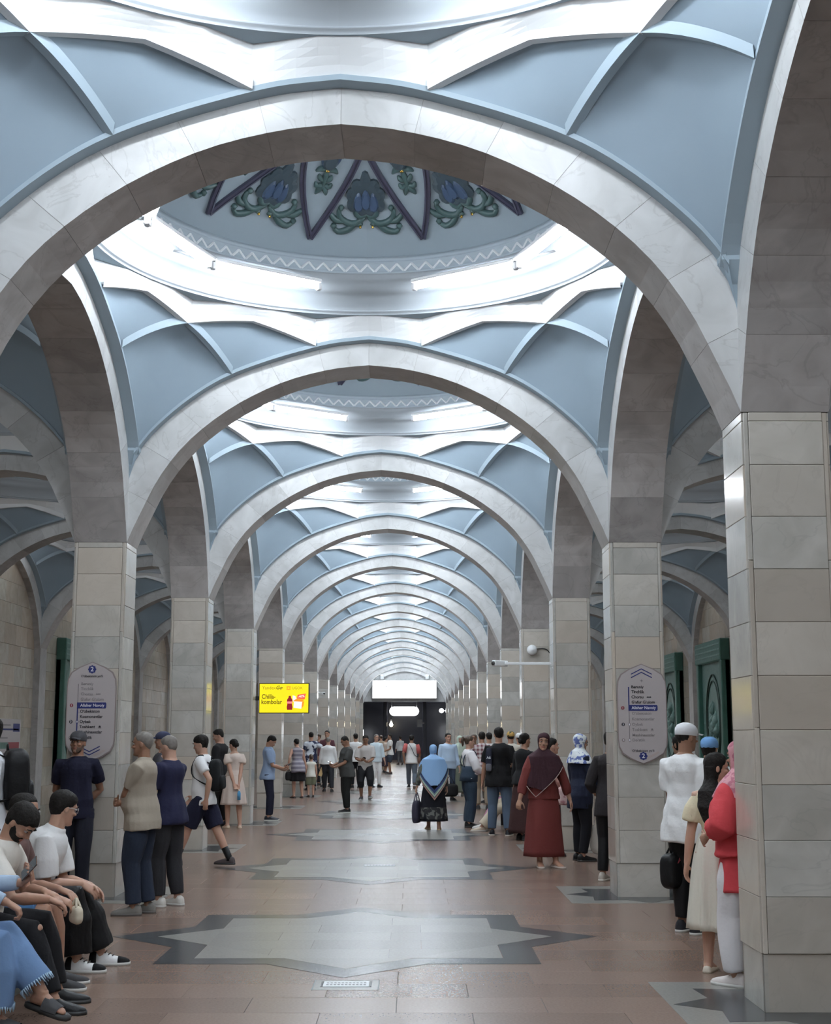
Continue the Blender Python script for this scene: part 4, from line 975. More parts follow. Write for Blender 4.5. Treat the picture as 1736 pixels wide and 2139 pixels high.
    for q, k in ((-1, 'l'), (1, 'r')):
        mb.tube([sh[q]-r*q*0.035*H, sh[q], sh[q]*0.5+J['el'+k]*0.5, J['el'+k], J['el'+k]*0.65+J['wr'+k]*0.35, J['wr'+k]], [0.032*H, 0.033*H, 0.027*H, 0.0225*H, 0.0235*H, 0.0150*H], 12)
        mb.tube([hj[q]+vec(0, 0, 0.02*H), hj[q]*0.6+J['kn'+k]*0.4, J['kn'+k], J['kn'+k]*0.7+J['an'+k]*0.3, J['an'+k]], [0.056*H, 0.050*H, 0.034*H, 0.034*H, 0.021*H], 14)
        # hand: palm, thumb and four fingers
        w = J['wr'+k]; d = unit(vec(*S['hdir'+k]) if 'hdir'+k in S else unit(w-J['el'+k])+vec(0, 0, -0.15)); pn = vec(*S.get('palm'+k, (-q, 0, 0))); pn = unit(pn-d*np.dot(pn, d)); sd = np.cross(d, pn)*q  # sd: towards the thumb side
        sd = unit(sd if np.dot(sd, vec(0, 1, 0.3)) > 0 or 'hdir'+k in S else -sd)
        cu = S.get('curl'+k, 0.45); hl = 0.106*H; J['hand'+k] = w+d*hl*0.5+pn*0.02; J['hd'+k], J['pn'+k], J['sd'+k] = d, pn, sd
        loft(mb, [ellring(w+d*t*hl, sd, pn, a*H, b*H, 10) for t, a, b in ((-0.08, 0.015, 0.012), (0.1, 0.019, 0.012), (0.3, 0.0235, 0.0115), (0.46, 0.023, 0.0095), (0.5, 0.018, 0.006))])
        fr = max(0.0050*H, vx*0.62)
        for i, (o, ln) in enumerate(((0.0175, 0.46), (0.006, 0.52), (-0.0055, 0.48), (-0.0165, 0.38))):
            p = w+d*hl*0.44+sd*o*H; seg = ln*hl/3; a = cu*0.55; P = [p-d*hl*0.12, p]; dd = d+sd*o*3
            for j in range(3):
                dd = unit(rotm(np.cross(d, pn), a)@unit(dd)) if j or cu > 0 else unit(dd); P.append(P[-1]+dd*seg); a = cu*(0.75, 1.0, 0.7)[j]
            mb.tube(P, [fr*1.05, fr*1.1, fr*1.0, fr*0.95, fr*0.8], 7)
        p = w+d*hl*0.12+sd*0.014*H; q1 = p+unit(d*0.6+sd*0.75+pn*0.3)*hl*0.26; q2 = q1+unit(d*0.85+sd*0.25+pn*0.45*(0.5+cu))*hl*0.2; mb.tube([p, q1, q2, q2+unit(d+pn*0.6*cu)*hl*0.12], [fr*1.3, fr*1.25, fr*1.1, fr*0.85], 7)
        # foot
        fd = rotm((0, 0, 1), math.radians(S.get('toe'+k, -q*9)))@F0; fd = rotm(np.cross(fd, U), math.radians(S.get('pitch'+k, 0)))@fd; fu = np.cross(np.cross(fd, U), fd); J['fd'+k], J['fu'+k] = fd, fu
        an = J['an'+k]; base = an-fu*0.048*H; J['sole'+k] = base
        loft(mb, [ellring(base+fd*t*H+fu*h_*H, unit(np.cross(fd, fu)), fu, a*H, h_*H*0.92, 12) for t, a, h_ in ((-0.036, 0.012, 0.016), (-0.022, 0.02, 0.024), (0.01, 0.021, 0.030), (0.045, 0.024, 0.021), (0.075, 0.025, 0.014), (0.095, 0.019, 0.010), (0.105, 0.010, 0.006))])
        mb.tube([an+fu*0.01*H, an-fu*0.02*H], [0.022*H, 0.024*H], 10)
    # head with face
    loft(mb, [[hp(head_pt(z, 2*PI*k/24)) for k in range(24)] for z, *_ in HS])
    HR = lambda v: v*HH
    mb.tube([hp((0, 0.365, 0.53)), hp((0, 0.40, 0.45)), hp((0, 0.455, 0.365)), hp((0, 0.40, 0.325))], [HR(0.035), HR(0.045), HR(0.058), HR(0.04)], 8)
    for q in (-1, 1):
        mb.tube([hp((q*0.045, 0.385, 0.345)), hp((q*0.06, 0.38, 0.34))], HR(0.035), 6)
        mb.tube([hp((q*0.04, 0.375, 0.575)), hp((q*0.14, 0.37, 0.595)), hp((q*0.23, 0.31, 0.575))], [HR(0.03), HR(0.04), HR(0.03)], 7)
        mb.tube([hp((q*0.19, 0.30, 0.40)), hp((q*0.20, 0.29, 0.33))], HR(0.075), 8)
        if not S.get('hijab'):
            loft(mb, [ellring(hp((q*(0.30+e), -0.03-e*0.6, 0.44)), Hm@vec(0, 1, 0), Hm@vec(0, 0.15, 1), HR(a), HR(b), 10) for e, a, b in ((-0.03, 0.05, 0.09), (0.02, 0.075, 0.125), (0.05, 0.07, 0.12), (0.062, 0.045, 0.09))])
    mb.tube([hp((-0.10, 0.345, 0.225)), hp((0, 0.385, 0.235)), hp((0.10, 0.345, 0.225))], [HR(0.016), HR(0.027), HR(0.016)], 7)
    mb.tube([hp((-0.085, 0.345, 0.185)), hp((0, 0.383, 0.178)), hp((0.085, 0.345, 0.185))], [HR(0.014), HR(0.028), HR(0.014)], 7)
    mb.tube([hp((-0.05, 0.345, 0.06)), hp((0.05, 0.345, 0.06))], HR(0.07), 8)
    sm, lm = skin(S.get('skin', 'mid'))
    me = fuse(mb, 'body', [sm, lm], vx if near < 2 else 0.006, 2 if near < 2 else 3, deci=0.40)
    if near:       # lips take their own colour
        nf = len(me.polygons); c = np.empty(nf*3, np.float32); me.polygons.foreach_get('center', c); c = c.reshape(-1, 3)
        l = (c-hb)@Hm/HH+vec(0, -0.06, 0.16)
        me.polygons.foreach_set('material_index', ((np.abs(l[:, 0]) < 0.10) & (l[:, 1] > 0.335) & (np.abs(l[:, 2]-0.207-0.0) < 0.045)).astype(np.int32)); me.update()
    obj('body', me, root)
    if not S.get('noface'):
        for q in (-1, 1):
            e = MB().lathe([(0, -1), (0.5, -0.87), (0.87, -0.5), (1, 0), (0.87, 0.5), (0.5, 0.87), (0, 1)], 10); k0 = HR(0.058)
            e.V = [tuple(hp((q*0.135, 0.322, 0.50))+Hm@vec(v[0]*k0*1.25, v[1]*k0, v[2]*k0*0.55)) for v in e.V]
            n0 = len(e.V); i_ = MB().lathe([(0, -1), (0.87, -0.5), (1, 0), (0.87, 0.5), (0, 1)], 8); e.add([tuple(hp((q*0.135, 0.362, 0.50))+Hm@vec(v[0]*k0*0.62, v[1]*k0*0.4, v[2]*k0*0.5)) for v in i_.V], i_.F, 1, True)
            obj('eye', e.me('eye', [M['eyew'], M['eyed']]), root)
            obj('eyebrow', MB().tube([hp((q*0.05, 0.412, 0.605)), hp((q*0.14, 0.412, 0.632)), hp((q*0.24, 0.335, 0.60))], [HR(0.016), HR(0.022), HR(0.008)], 6).me('eyebrow', M[S.get('haircol', 'hair')] if S.get('haircol') != 'hairgrey' else M['hairbrown']), root)
    # ---- clothes
    def seg(P, Rr, n=16): return P, Rr
    top = S.get('top')
    if top:
        e = S.get('loose', 0.012)*H/1.7+0.004; low = S.get('hem', -0.055); mt = cloth(*top) if isinstance(top, tuple) and isinstance(top[0], tuple) else cloth(top)
        mb = MB(); rings = []
        ts = [low]+[t for t in (-0.02, 0.02, 0.06, 0.115, 0.18, 0.24, 0.275, 0.298, 0.312) if t > low+0.012]+[0.330 if S.get('collar') else 0.321]
        for t in ts:
            a = np.interp(t, [p[0] for p in prof], [p[1] for p in prof]); b = np.interp(t, [p[0] for p in prof], [p[2] for p in prof])
            if t < 0.07: a = max(a, 0.110 if t < 0.01 else 0.100); b = max(b, 0.080 if t < 0.01 else 0.074)
            if t < 0.24 and not fem: a = max(a, 0.086); b = max(b, 0.062)
            k = 1.25 if t < 0.12 else 1.0; bl = S.get('belly', 0.0)*math.exp(-((t-0.10)/0.07)**2)
            if t > 0.305: k = 0.4
            rings.append(ellring(sp(t)+f*bl*0.5, r, f, a*H*fx*wide+e*k, b*H*wide+e*k+bl*0.6, 20))
        loft(mb, rings)
        for q, k in ((-1, 'l'), (1, 'r')):
            sl = S.get('sleeve', 0.62); el, wr = J['el'+k], J['wr'+k]; lo = S.get('sleevew', 1.0)
            P = [sh[q]-r*q*0.05*H, sh[q]-r*q*0.002*H]; Rr = [0.036*H+e*0.3, 0.037*H+e*0.35]
            if sl <= 1.0:
                P += [sh[q]+(el-sh[q])*sl*0.5, sh[q]+(el-sh[q])*sl]; Rr += [0.036*H*lo+e*0.6, 0.033*H*lo+e*0.75]
            else:
                P += [sh[q]*0.5+el*0.5, el, el*0.5+wr*0.5, el+(wr-el)*(sl-1)]; Rr += [0.033*H*lo+e*0.5, 0.028*H*lo+e*0.5, 0.026*H*lo+e*0.4, 0.020*H*lo+e*0.3]
            if sl > 0: mb.tube(P, Rr, 14)
        o = obj(S.get('topname', 'shirt'), fuse(mb, 'shirt', mt, vx*1.25, 3, 0.013 if near else 0.008, 15, seed, 0.5), root)
    bot = S.get('bottom')
    if bot:
        mt = cloth(*bot) if isinstance(bot[0], tuple) else cloth(bot); e = 0.008; ll = S.get('leg', 1.93); w0 = S.get('legw', 1.0); w1 = S.get('hemw', w0)
        mb = MB(); loft(mb, [ellring(hip+U*t*H*(1 if S.get('hip') is None else 0.7), R0, F0, a*H*fx*wide+e, b*H*wide+e, 18) for t, a, b in ((-0.05, 0.06, 0.05), (-0.02, 0.094, 0.066), (0.015, 0.097, 0.071), (0.035, 0.090, 0.066), (0.048, 0.085, 0.062))])
        for q, k in ((-1, 'l'), (1, 'r')):
            kn, an = J['kn'+k], J['an'+k]; hj_ = hj[q]+vec(0, 0, 0.01*H)
            P = [hj_, hj_*0.55+kn*0.45]; Rr = [0.062*H, 0.054*H*w0+e*0.4]
            if ll <= 1: P.append(hj_+(kn-hj_)*ll); Rr.append(0.046*H*w0+e)
            else:
                P += [kn, kn*0.65+an*0.35, kn+(an-kn)*(ll-1)]; Rr += [0.042*H*w0+e*0.6, 0.040*H*(w0+w1)/2+e*0.6, 0.032*H*w1+e*0.8]
            mb.tube(P, Rr, 16)
        obj(S.get('botname', 'trousers'), fuse(mb, 'trousers', mt, vx*1.25, 3, 0.012 if near else 0.008, 15, seed+5, 0.5), root)
    sk_ = S.get('skirt')
    if sk_:        # (colour, hem height, hem half width, pleats, top t)
        c, zh, rw, npl, t0 = sk_; mt = cloth(*c) if isinstance(c[0], tuple) else cloth(c); a0 = hip+s*t0*H; rows = []
        for i in range(15):
            u = i/14; z = a0[2]+(zh-a0[2])*u; cc = a0*(1-u)+vec(0, S.get('sway', 0.0), 0)*u+hip*vec(1, 1, 0)*u; cc[2] = z
            bx = 0.082*H*fx*wide+0.012; by = 0.060*H*wide+0.012; hb_ = math.sin(min(u*2.2, 1)*PI/2)*0.022*H
            rx = bx+hb_+(rw-bx-hb_)*u**1.1; ry = by+hb_+(rw*0.82-by-hb_)*u**1.1
            rows.append([vec(cc[0]+(rx+S.get('pleat', 0.014)*u*(1-2*abs(math.sin(npl*a/2+0.65*math.sin(2*a)))))*math.cos(a), cc[1]+(ry+S.get('pleat', 0.014)*u*(1-2*abs(math.sin(npl*a/2+0.65*math.sin(2*a)))))*math.sin(a), z) for a in np.linspace(0, 2*PI, 65)[:-1]])
        mb = MB(); loft(mb, rows); obj('skirt', mb.me('skirt', mt), root)
    cp = S.get('cape')
    if S.get('hijab'):
        c = S['hijab']; mt = cloth(*c) if isinstance(c[0], tuple) else cloth(c)
        def hf(z, t):
            d = math.degrees(t); inside = d < 62 and 0.03 < z < np.interp(d, [0, 45, 62], [0.74, 0.68, 0.40]); return 0.93 if inside else 1.11
        mb = MB(); loft(mb, [[hp(p) for p in row] for row in head_shell(hf)])
        nb = hb-Hm@vec(0, 0.02, 0.06)*HH
        tip = S.get('tip', 0.10)*H; td = S.get('tipdir', 90)
        rows = []; cen = [hp((0, 0.0, 0.10)), neck+U*0.02*H, sp(0.30), sp(0.25)]
        rows.append([hp((0.27*math.cos(a), -0.03+0.30*math.sin(a), 0.12)) for a in np.linspace(0, 2*PI, 33)[:-1]])
        rows.append(ellring(neck+U*0.012*H, r, f, 0.062*H, 0.060*H, 32)); rows.append(ellring(sp(0.298), r, f, 0.106*H*wide, 0.076*H*wide, 32))
        low = []
        for a in np.linspace(0, 2*PI, 33)[:-1]:
            dd = abs((math.degrees(a)-td+180) % 360-180); zz = 0.235-tip/H*max(0, 1-dd/95); p = sp(zz)+r*(0.138*H*wide)*math.cos(a)+f*(0.100*H*wide+S.get('tipout', 0.0)*max(0, 1-dd/95))*math.sin(a); low.append(p)
        rows.append(low); loft(mb, rows)
        obj('headscarf', fuse(mb, 'headscarf', mt, vx*1.15, 3, 0.005, 20, seed+9), root)
        if S.get('border'):      # coloured bands along the scarf's pointed edge
            for j, bc in enumerate(S['border']):
                G = []
                for u in (0, 1):
                    row = []
                    for a in np.linspace(math.radians(td-88), math.radians(td+88), 33):
                        dd = abs((math.degrees(a)-td+180) % 360-180); k = j+u; zz = 0.235-tip/H*max(0, 1-dd/95)-k*0.020*(0.35+0.65*max(0, 1-dd/95)); row.append(sp(zz)+r*(0.138*H*wide+0.006+0.0025*k)*math.cos(a)+f*(0.100*H*wide+0.006+0.003*k+S.get('tipout', 0.0)*max(0, 1-dd/95))*math.sin(a))
                    G.append(row)
                obj('scarf_band', MB().grid(G).me('scarf_band', cloth(bc)), root)
    elif S.get('hair', 'short') and S.get('hair') != 'none':
        st = S.get('hair', 'short'); base = st if st in ('short', 'crop', 'bald', 'fringe', 'long') else ('long' if st == 'longback' else 'short'); hm = M[S.get('haircol', 'hair')]
        mb = MB(); loft(mb, [[hp(p) for p in row] for row in head_shell(hair_fn(base))])
        if st == 'pony': mb.tube([hp((0, -0.42, 0.72)), hp((0, -0.62, 0.78)), hp((0, -0.66, 0.5)), hp((0, -0.58, 0.05))], [HR(0.09), HR(0.14), HR(0.15), HR(0.05)], 10)
        if st == 'bun': mb.tube([hp((0, -0.40, 0.45)), hp((0, -0.52, 0.40)), hp((0, -0.62, 0.36))], [HR(0.16), HR(0.20), HR(0.08)], 10)
        if st == 'longback':
            loft(mb, [ellring(hp((0, -0.18, 0.5)), Hm@vec(1, 0, 0), Hm@vec(0, 1, 0), HR(0.36), HR(0.30), 16), ellring(hp((0, -0.22, 0.1)), Hm@vec(1, 0, 0), Hm@vec(0, 1, 0), HR(0.36), HR(0.22), 16), ellring(neck-f*0.055*H-U*0.03*H, r, f, 0.06*H, 0.03*H, 16), ellring(sp(0.22)-f*0.088*H, r, f, 0.058*H, 0.024*H, 16), ellring(sp(0.155)-f*0.088*H, r, f, 0.035*H, 0.014*H, 16), ellring(sp(0.135)-f*0.085*H, r, f, 0.012*H, 0.008*H, 16)])
        obj('hair', fuse(mb, 'hair', hm, 0.006 if near == 2 else 0.010, 2, 0.004, 55, seed+3, 0.5), root)
    if S.get('beard'):
        def bf(z, t):
            d = math.degrees(t); up = np.interp(d, [0, 25, 50, 75, 95], [0.30, 0.27, 0.24, 0.42, 0.55]); gap = d < 22 and 0.165 < z < 0.24
            return S.get('beardk', 1.045) if (z < up and d < 96 and not gap) else 0.93
        mb = MB(); loft(mb, [[hp(p) for p in row] for row in head_shell(bf, 40, 36)]); obj('beard', fuse(mb, 'beard', M[S.get('beardcol', 'hair')], 0.006 if near == 2 else 0.009, 1), root)
    if S.get('cap'):
        mt = cloth(*S['cap']) if isinstance(S['cap'][0], tuple) else cloth(S['cap'])
        mb = MB(); loft(mb, [[hp(head_pt(z, 2*PI*k/28, i0)) for k in range(28)] for z, i0 in ((0.55, 1.09), (0.57, 1.12), (0.68, 1.15), (0.78, 1.16), (0.88, 1.15), (0.95, 1.12), (0.985, 1.10), (1.0, 1.05))])
        cpo = obj('cap', mb.me('cap', mt), root); G = []
        for u in np.linspace(0, 1, 5): G.append([hp((0.30*math.sin(a)*(1-0.15*u), 0.30+0.14*math.cos(a)+0.34*u*max(0, math.cos(a*0.9)), 0.675-0.045*u-0.05*abs(math.sin(a))**2)) for a in np.linspace(-1.25, 1.25, 15)])
        vb = MB().grid(G); G2 = [[p+Hm@vec(0, 0, 0.018)*HH for p in row] for row in G]; vb.grid(G2); vb.grid([G[-1], G2[-1]]); obj('visor', vb.me('visor', cloth(*S['visor']) if S.get('visor') and isinstance(S['visor'][0], tuple) else (cloth(S['visor']) if S.get('visor') else mt)), cpo)
    if S.get('glasses'):
        g = MB()
        for q in (-1, 1):
            g.tube([hp((q*0.15+0.105*math.cos(a), 0.44-0.05*abs(math.cos(a)), 0.49+0.075*math.sin(a))) for a in np.linspace(0, 2*PI, 15)], HR(0.011), 5); g.tube([hp((q*0.25, 0.40, 0.51)), hp((q*0.34, 0.2, 0.51)), hp((q*0.345, -0.04, 0.50))], HR(0.010), 5)
        g.tube([hp((-0.05, 0.445, 0.51)), hp((0.05, 0.445, 0.51))], HR(0.010), 5); obj('glasses', g.me('glasses', M['steel'] if S['glasses'] == 2 else M['black']), root)
    shoe = S.get('shoe', ((40, 40, 42), None))
    if shoe:
        uc, sc = shoe; mt = cloth(uc, 1.25, 0.5)
        for q, k in ((-1, 'l'), (1, 'r')):
            b, fd, fu = J['sole'+k], J['fd'+k], J['fu'+k]; sd = unit(np.cross(fd, fu)); kk = H*S.get('shoek', 1.0)
            sec = [(-0.046, 0.010, 0.030), (-0.039, 0.020, 0.050), (-0.014, 0.0245, 0.060), (0.010, 0.025, 0.054), (0.038, 0.027, 0.040), (0.073, 0.029, 0.030), (0.099, 0.025, 0.024), (0.115, 0.015, 0.018), (0.120, 0.006, 0.012)]
            if S.get('flat'): sec = [(t, a*0.9, h_*0.55) for t, a, h_ in sec]
            def ring(t, a, h_): return [b+fd*t*kk+sd*a*kk*cx+fu*(0.004*kk+h_*kk*cz) for cx, cz in ((-0.9, 0), (-1.0, 0.25), (-0.92, 0.6), (-0.6, 0.9), (0, 1.0), (0.6, 0.9), (0.92, 0.6), (1.0, 0.25), (0.9, 0))]
            mb = MB(); loft(mb, [ring(*x_) for x_ in sec]); so = obj('shoe', mb.me('shoe', mt), root)
            def sring(t, a): return [b+fd*t*kk+sd*a*kk*1.06*cx+fu*kk*cz for cx, cz in ((-1, 0), (-1, 0.013), (1, 0.013), (1, 0))]
            mb = MB(); loft(mb, [sring(t*1.02, a) for t, a, h_ in sec]); obj('sole', mb.me('sole', M['rubber'] if sc == 'w' else cloth(sc) if sc else M['rubberdk']), so)
            if S.get('patch'):
                pm = cloth(S['patch']); mb = MB(); loft(mb, [[p+fu*0.003 for p in ring(t, a*1.04, h_*1.03)] for t, a, h_ in sec[5:8]][0:1]+[[p+fu*0.003 for p in ring(t, a*1.05, h_*1.05)] for t, a, h_ in sec[6:9]]); obj('toe_cap', mb.me('toe_cap', pm), so)
                mb = MB(); loft(mb, [[p+fu*0.002 for p in ring(t, a*1.05, h_*1.04)] for t, a, h_ in sec[0:3]]); obj('heel_patch', mb.me('heel_patch', pm), so)
                for t in (0.02, 0.035, 0.05): obj('lace', MB().tube([b+fd*t*kk-sd*0.018*kk+fu*(np.interp(t, [x_[0] for x_ in sec], [x_[2] for x_ in sec])*0.93+0.006)*kk, b+fd*(t+0.006)*kk+fu*(np.interp(t, [x_[0] for x_ in sec], [x_[2] for x_ in sec])+0.008)*kk, b+fd*t*kk+sd*0.018*kk+fu*(np.interp(t, [x_[0] for x_ in sec], [x_[2] for x_ in sec])*0.93+0.006)*kk], 0.004, 5).me('lace', M['black']), so)
    if S.get('sock'):
        for k in 'lr': obj('sock', MB().tube([J['an'+k]-J['fu'+k]*0.02*H, J['an'+k], J['an'+k]+unit(J['kn'+k]-J['an'+k])*0.085*H], [0.027*H, 0.025*H, 0.028*H], 12).me('sock', cloth(S['sock'])), root)
    W = np.array(Matrix.Rotation(math.radians(head_deg), 3, 'Z')); O = vec(x, y, 0)
    out = {k: O+W@v if k[:2] not in ('fd', 'fu', 'hd', 'pn', 'sd') or k.startswith('hand') else W@v for k, v in J.items()}
    out.update(W=W, O=O, chest=O+W@chest, neck=O+W@neck, s=W@s, f=W@f, r=W@r, hip=O+W@hip, sp=lambda t: O+W@sp(t), H=H, root=root)
    return out
# ---- carried things
def frame_obj(name, origin, X, Yv, label, cat, group=None):
    """an Empty whose local x, y, z axes follow the given directions"""
    X = unit(X); Yv = unit(Yv-X*np.dot(X, Yv)); Zv = np.cross(X, Yv)
    o = thing(name, (0, 0, 0), label, cat, group); o.matrix_world = Matrix(((X[0], Yv[0], Zv[0], origin[0]), (X[1], Yv[1], Zv[1], origin[1]), (X[2], Yv[2], Zv[2], origin[2]), (0, 0, 0, 1))); return o
def puffy(mb, sx, sy, sz, e=0.52, n=10):
    """a rounded soft box"""
    rows = []
    for i in range(n+1):
        t = -PI/2+PI*i/n; ct, st = math.cos(t), math.sin(t); ct = ct**e if ct > 1e-6 else 0.02; z = math.copysign(abs(st)**e, st)
        rows.append([vec(sx*ct*math.copysign(abs(math.cos(a))**e, math.cos(a)), sy*ct*math.copysign(abs(math.sin(a))**e, math.sin(a)), sz*z) for a in np.linspace(0, 2*PI, 25)[:-1]])
    loft(mb, rows); return mb
def phone(J, hand, label, col=(0.02, 0.02, 0.025), lit=False):
    w = J['hand'+hand]; d, pn = J['hd'+hand], J['pn'+hand]
    o = frame_obj('phone', w+d*0.03+pn*0.012, J['sd'+hand], d, label, 'phone')
    c = mat('phone_case', col, 0.3); obj('case', MB().bbox(-0.037, -0.078, -0.004, 0.037, 0.078, 0.004, 0.003).me('case', c), o)
    z = 1 if np.dot(np.cross(J['sd'+hand], d), pn) > 0 else -1
    obj('screen', MB().box(-0.034, -0.073, z*0.0042-0.0003, 0.034, 0.073, z*0.0042+0.0003).me('screen', M['screen']), o); return o
M['screen'] = mat('phone_screen', (0.02, 0.025, 0.03), 0.15, emit=(0.5, 0.6, 0.7), estr=0.08)
def backpack(J, col, label, size=(0.15, 0.085, 0.22), strap=True, t=0.17, pocket=None, logo=None):
    f, r, s = J['f'], J['r'], J['s']; c = J['sp'](t)-f*(0.125+size[1]*0.9)
    o = frame_obj('backpack', c, r, f, label, 'backpack'); m = cloth(col)
    obj('pack', fuse(puffy(MB(), *size), 'pack', m, 0.014, 2, 0.004, 20, 3), o)
    b = MB(); puffy(b, size[0]*0.8, 0.035, size[2]*0.42); b.V = [(v[0], v[1]-size[1]*0.95, v[2]-size[2]*0.42) for v in b.V]; obj('pocket', b.me('pocket', cloth(pocket) if pocket else m), o)
    obj('grab_loop', MB().tube([(-0.03, size[1]*0.6, size[2]*0.95), (-0.02, size[1]*0.6, size[2]*1.12), (0.02, size[1]*0.6, size[2]*1.12), (0.03, size[1]*0.6, size[2]*0.95)], 0.008, 6).me('grab_loop', m), o)
    if strap:
        Wi = np.array(o.matrix_world.to_3x3()).T
        for q in (-1, 1):
            P = [c+r*q*0.09+s*size[2]*0.75+f*size[1]*0.9, J['chest']+r*q*0.085+s*0.035-f*0.03, J['chest']+r*q*0.09+s*0.028+f*0.05, J['sp'](0.24)+r*q*0.095+f*0.112, J['sp'](0.17)+r*q*0.125+f*0.085, J['sp'](0.12)+r*q*0.15-f*0.03, c+r*q*0.13-s*size[2]*0.6+f*size[1]*0.6]
            q_ = crom([Wi@(p-c) for p in P], 18); obj('strap', MB().tube(q_, 0.024, 6, flat=0.3).me('strap', m), o)
    return o
def handbag(at, col, label, size=(0.17, 0.06, 0.13), X=(1, 0, 0), drop=0.16, hcol=None, name='handbag'):
    """a soft bag hanging from the point at (the grip)"""
    c = np.array(at)-vec(0, 0, drop+size[2]*0.9)
    o = frame_obj(name, c, vec(*X), vec(-X[1], X[0], 0), label, 'bag'); m = cloth(*col) if isinstance(col[0], tuple) else cloth(col)
    obj('bag_body', fuse(puffy(MB(), *size), 'bag_body', m, 0.012, 2, 0.004, 22, 4), o)
    for y in (-size[1]*0.5, size[1]*0.5):
        h = drop+size[2]*0.9; obj('handle', MB().tube(crom([(-size[0]*0.55, y, size[2]*0.8), (-size[0]*0.3, y*0.6, h*0.75), (0, 0, h), (size[0]*0.3, y*0.6, h*0.75), (size[0]*0.55, y, size[2]*0.8)], 14), 0.009, 6).me('handle', cloth(hcol) if hcol else m), o)
    return o
#--CAST--
def pose(*ds, **k):
    o = {}
    for d in ds: o.update(d)
    o.update(k); return o
PHONE_R = dict(handr=(0.10, 0.30, 1.02), elbowr=(0.7, -0.7, -0.6), palmr=(-0.3, -0.5, 0.7), hdirr=(-0.35, 0.75, 0.25), curlr=0.75, nod=28)
PHONE_L = dict(handl=(-0.10, 0.30, 1.02), elbowl=(-0.7, -0.7, -0.6), palml=(0.3, -0.5, 0.7), hdirl=(0.35, 0.75, 0.25), curll=0.75, nod=28)
BOTH = dict(PHONE_R, handl=(-0.06, 0.32, 0.98), elbowl=(-0.7, -0.7, -0.6), palml=(0.3, -0.4, 0.7), hdirl=(0.5, 0.7, 0.2), curll=0.6)
BEHIND = dict(handr=(0.06, -0.15, 0.90), handl=(-0.04, -0.16, 0.93), elbowr=(1, -0.35, 0), elbowl=(-1, -0.35, 0), palmr=(0, -1, 0), palml=(0, -1, 0), curlr=0.7, curll=0.7)
CROSS = dict(handr=(-0.13, 0.20, 1.13), handl=(0.13, 0.235, 1.10), elbowr=(1, 0.1, -0.7), elbowl=(-1, 0.1, -0.7), palmr=(0, -1, 0), palml=(0, -1, 0), hdirr=(-1, 0.1, 0.2), hdirl=(1, 0.1, 0.2), curlr=0.5, curll=0.5)
WALK = dict(hip=(0, 0, 0.868), footl=(-0.075, 0.30, 0.0), footr=(0.075, -0.28, 0.04), pitchr=-28, handl=(-0.24, -0.10, 0.86), handr=(0.24, 0.20, 0.88), lean=4)
STAND = dict(footl=(-0.10, 0.03, 0), footr=(0.11, -0.04, 0))
NAVY, BLACK, WHITE, DENIM = (24, 26, 50), (22, 22, 25), (214, 216, 220), (62, 92, 130)
# --- four people on the bench at the left edge
SIT = dict(hip=(0, 0, 0.478), kneel=(-0.12, 1, 0.9), kneer=(0.12, 1, 0.9))
a = person('person', -2.29, 8.38, -90, 1.66, 'seated person in frayed blue jeans and dark sandals at the picture edge, phone in hand', pose(SIT, near=2, fem=1, lean=-4, nod=20, top=(150, 172, 196), sleeve=1.9, sleevew=1.15, hem=-0.03,
    bottom=(88, 122, 165), leg=1.86, legw=1.12, hemw=1.75, footr=(0.09, 0.40, 0), footl=(0.02, 0.64, 0.115), pitchl=-14, toel=-18, kneel=(0.1, 1, 1.2), handl=(-0.16, 0.45, 0.79), palml=(0.5, -0.75, 0.25), hdirl=(0.35, 0.6, 0.6), curll=0.7, elbowl=(-0.3, -0.4, -1),
    handr=(0.06, 0.52, 0.66), palmr=(0, -0.2, -1), hdirr=(-0.1, 0.8, -0.5), curlr=1.15, elbowr=(0.5, -0.5, -0.6), shoe=None, hair='long', skin='mid'))
phone(a, 'l', 'dark phone in the hand of the seated person in frayed jeans', (0.09, 0.05, 0.035))
W = a['W']; Wi = W.T
for k in 'lr':      # slip-on sandals and the frayed trouser ends belong to the person
    root = a['root']; b = Wi@(a['sole'+k]-a['O']); fd, fu = Wi@a['fd'+k], Wi@a['fu'+k]; sd = unit(np.cross(fd, fu)); q = 1.66
    mb = MB(); loft(mb, [[b+fd*t*q+sd*w_*q*cx+fu*cz for cx, cz in ((-1, -0.022), (-1, 0.004), (1, 0.004), (1, -0.022))] for t, w_ in ((-0.05, 0.012), (-0.035, 0.024), (0, 0.026), (0.06, 0.031), (0.1, 0.029), (0.125, 0.014))]); so = obj('sandal', mb.me('sandal', M['rubberdk']), root)
    G = [[b+fd*t*q+sd*0.033*q*math.cos(u)*-1+fu*(0.004+0.033*q*math.sin(u)*hh) for u in np.linspace(0, PI, 13)] for t, hh in ((0.025, 1.35), (0.05, 1.1), (0.075, 0.85), (0.088, 0.7))]
    obj('strap', MB().grid(G).me('strap', cloth((60, 60, 62))), so)
    kn, an = Wi@(a['kn'+k]-a['O']), Wi@(a['an'+k]-a['O']); d = unit(an-kn); c = kn+(an-kn)*0.855; u1 = unit(np.cross(d, vec(1, 0.3, 0))); u2 = np.cross(d, u1); mb = MB(); rr = 0.032*1.66*1.75+0.006
    rn = random.Random(5)
    for i in range(40):
        t = 2*PI*i/40; p = c+(u1*math.cos(t)+u2*math.sin(t))*rr; mb.tube([p-d*0.012, p+d*rn.uniform(0.012, 0.03)+vec(rn.uniform(-.006, .006), rn.uniform(-.006, .006), 0)], [0.006, 0.0025], 4)
    o = obj('frayed_hem', mb.me('frayed_hem', cloth((150, 180, 205))), root); o['kind'] = 'stuff'
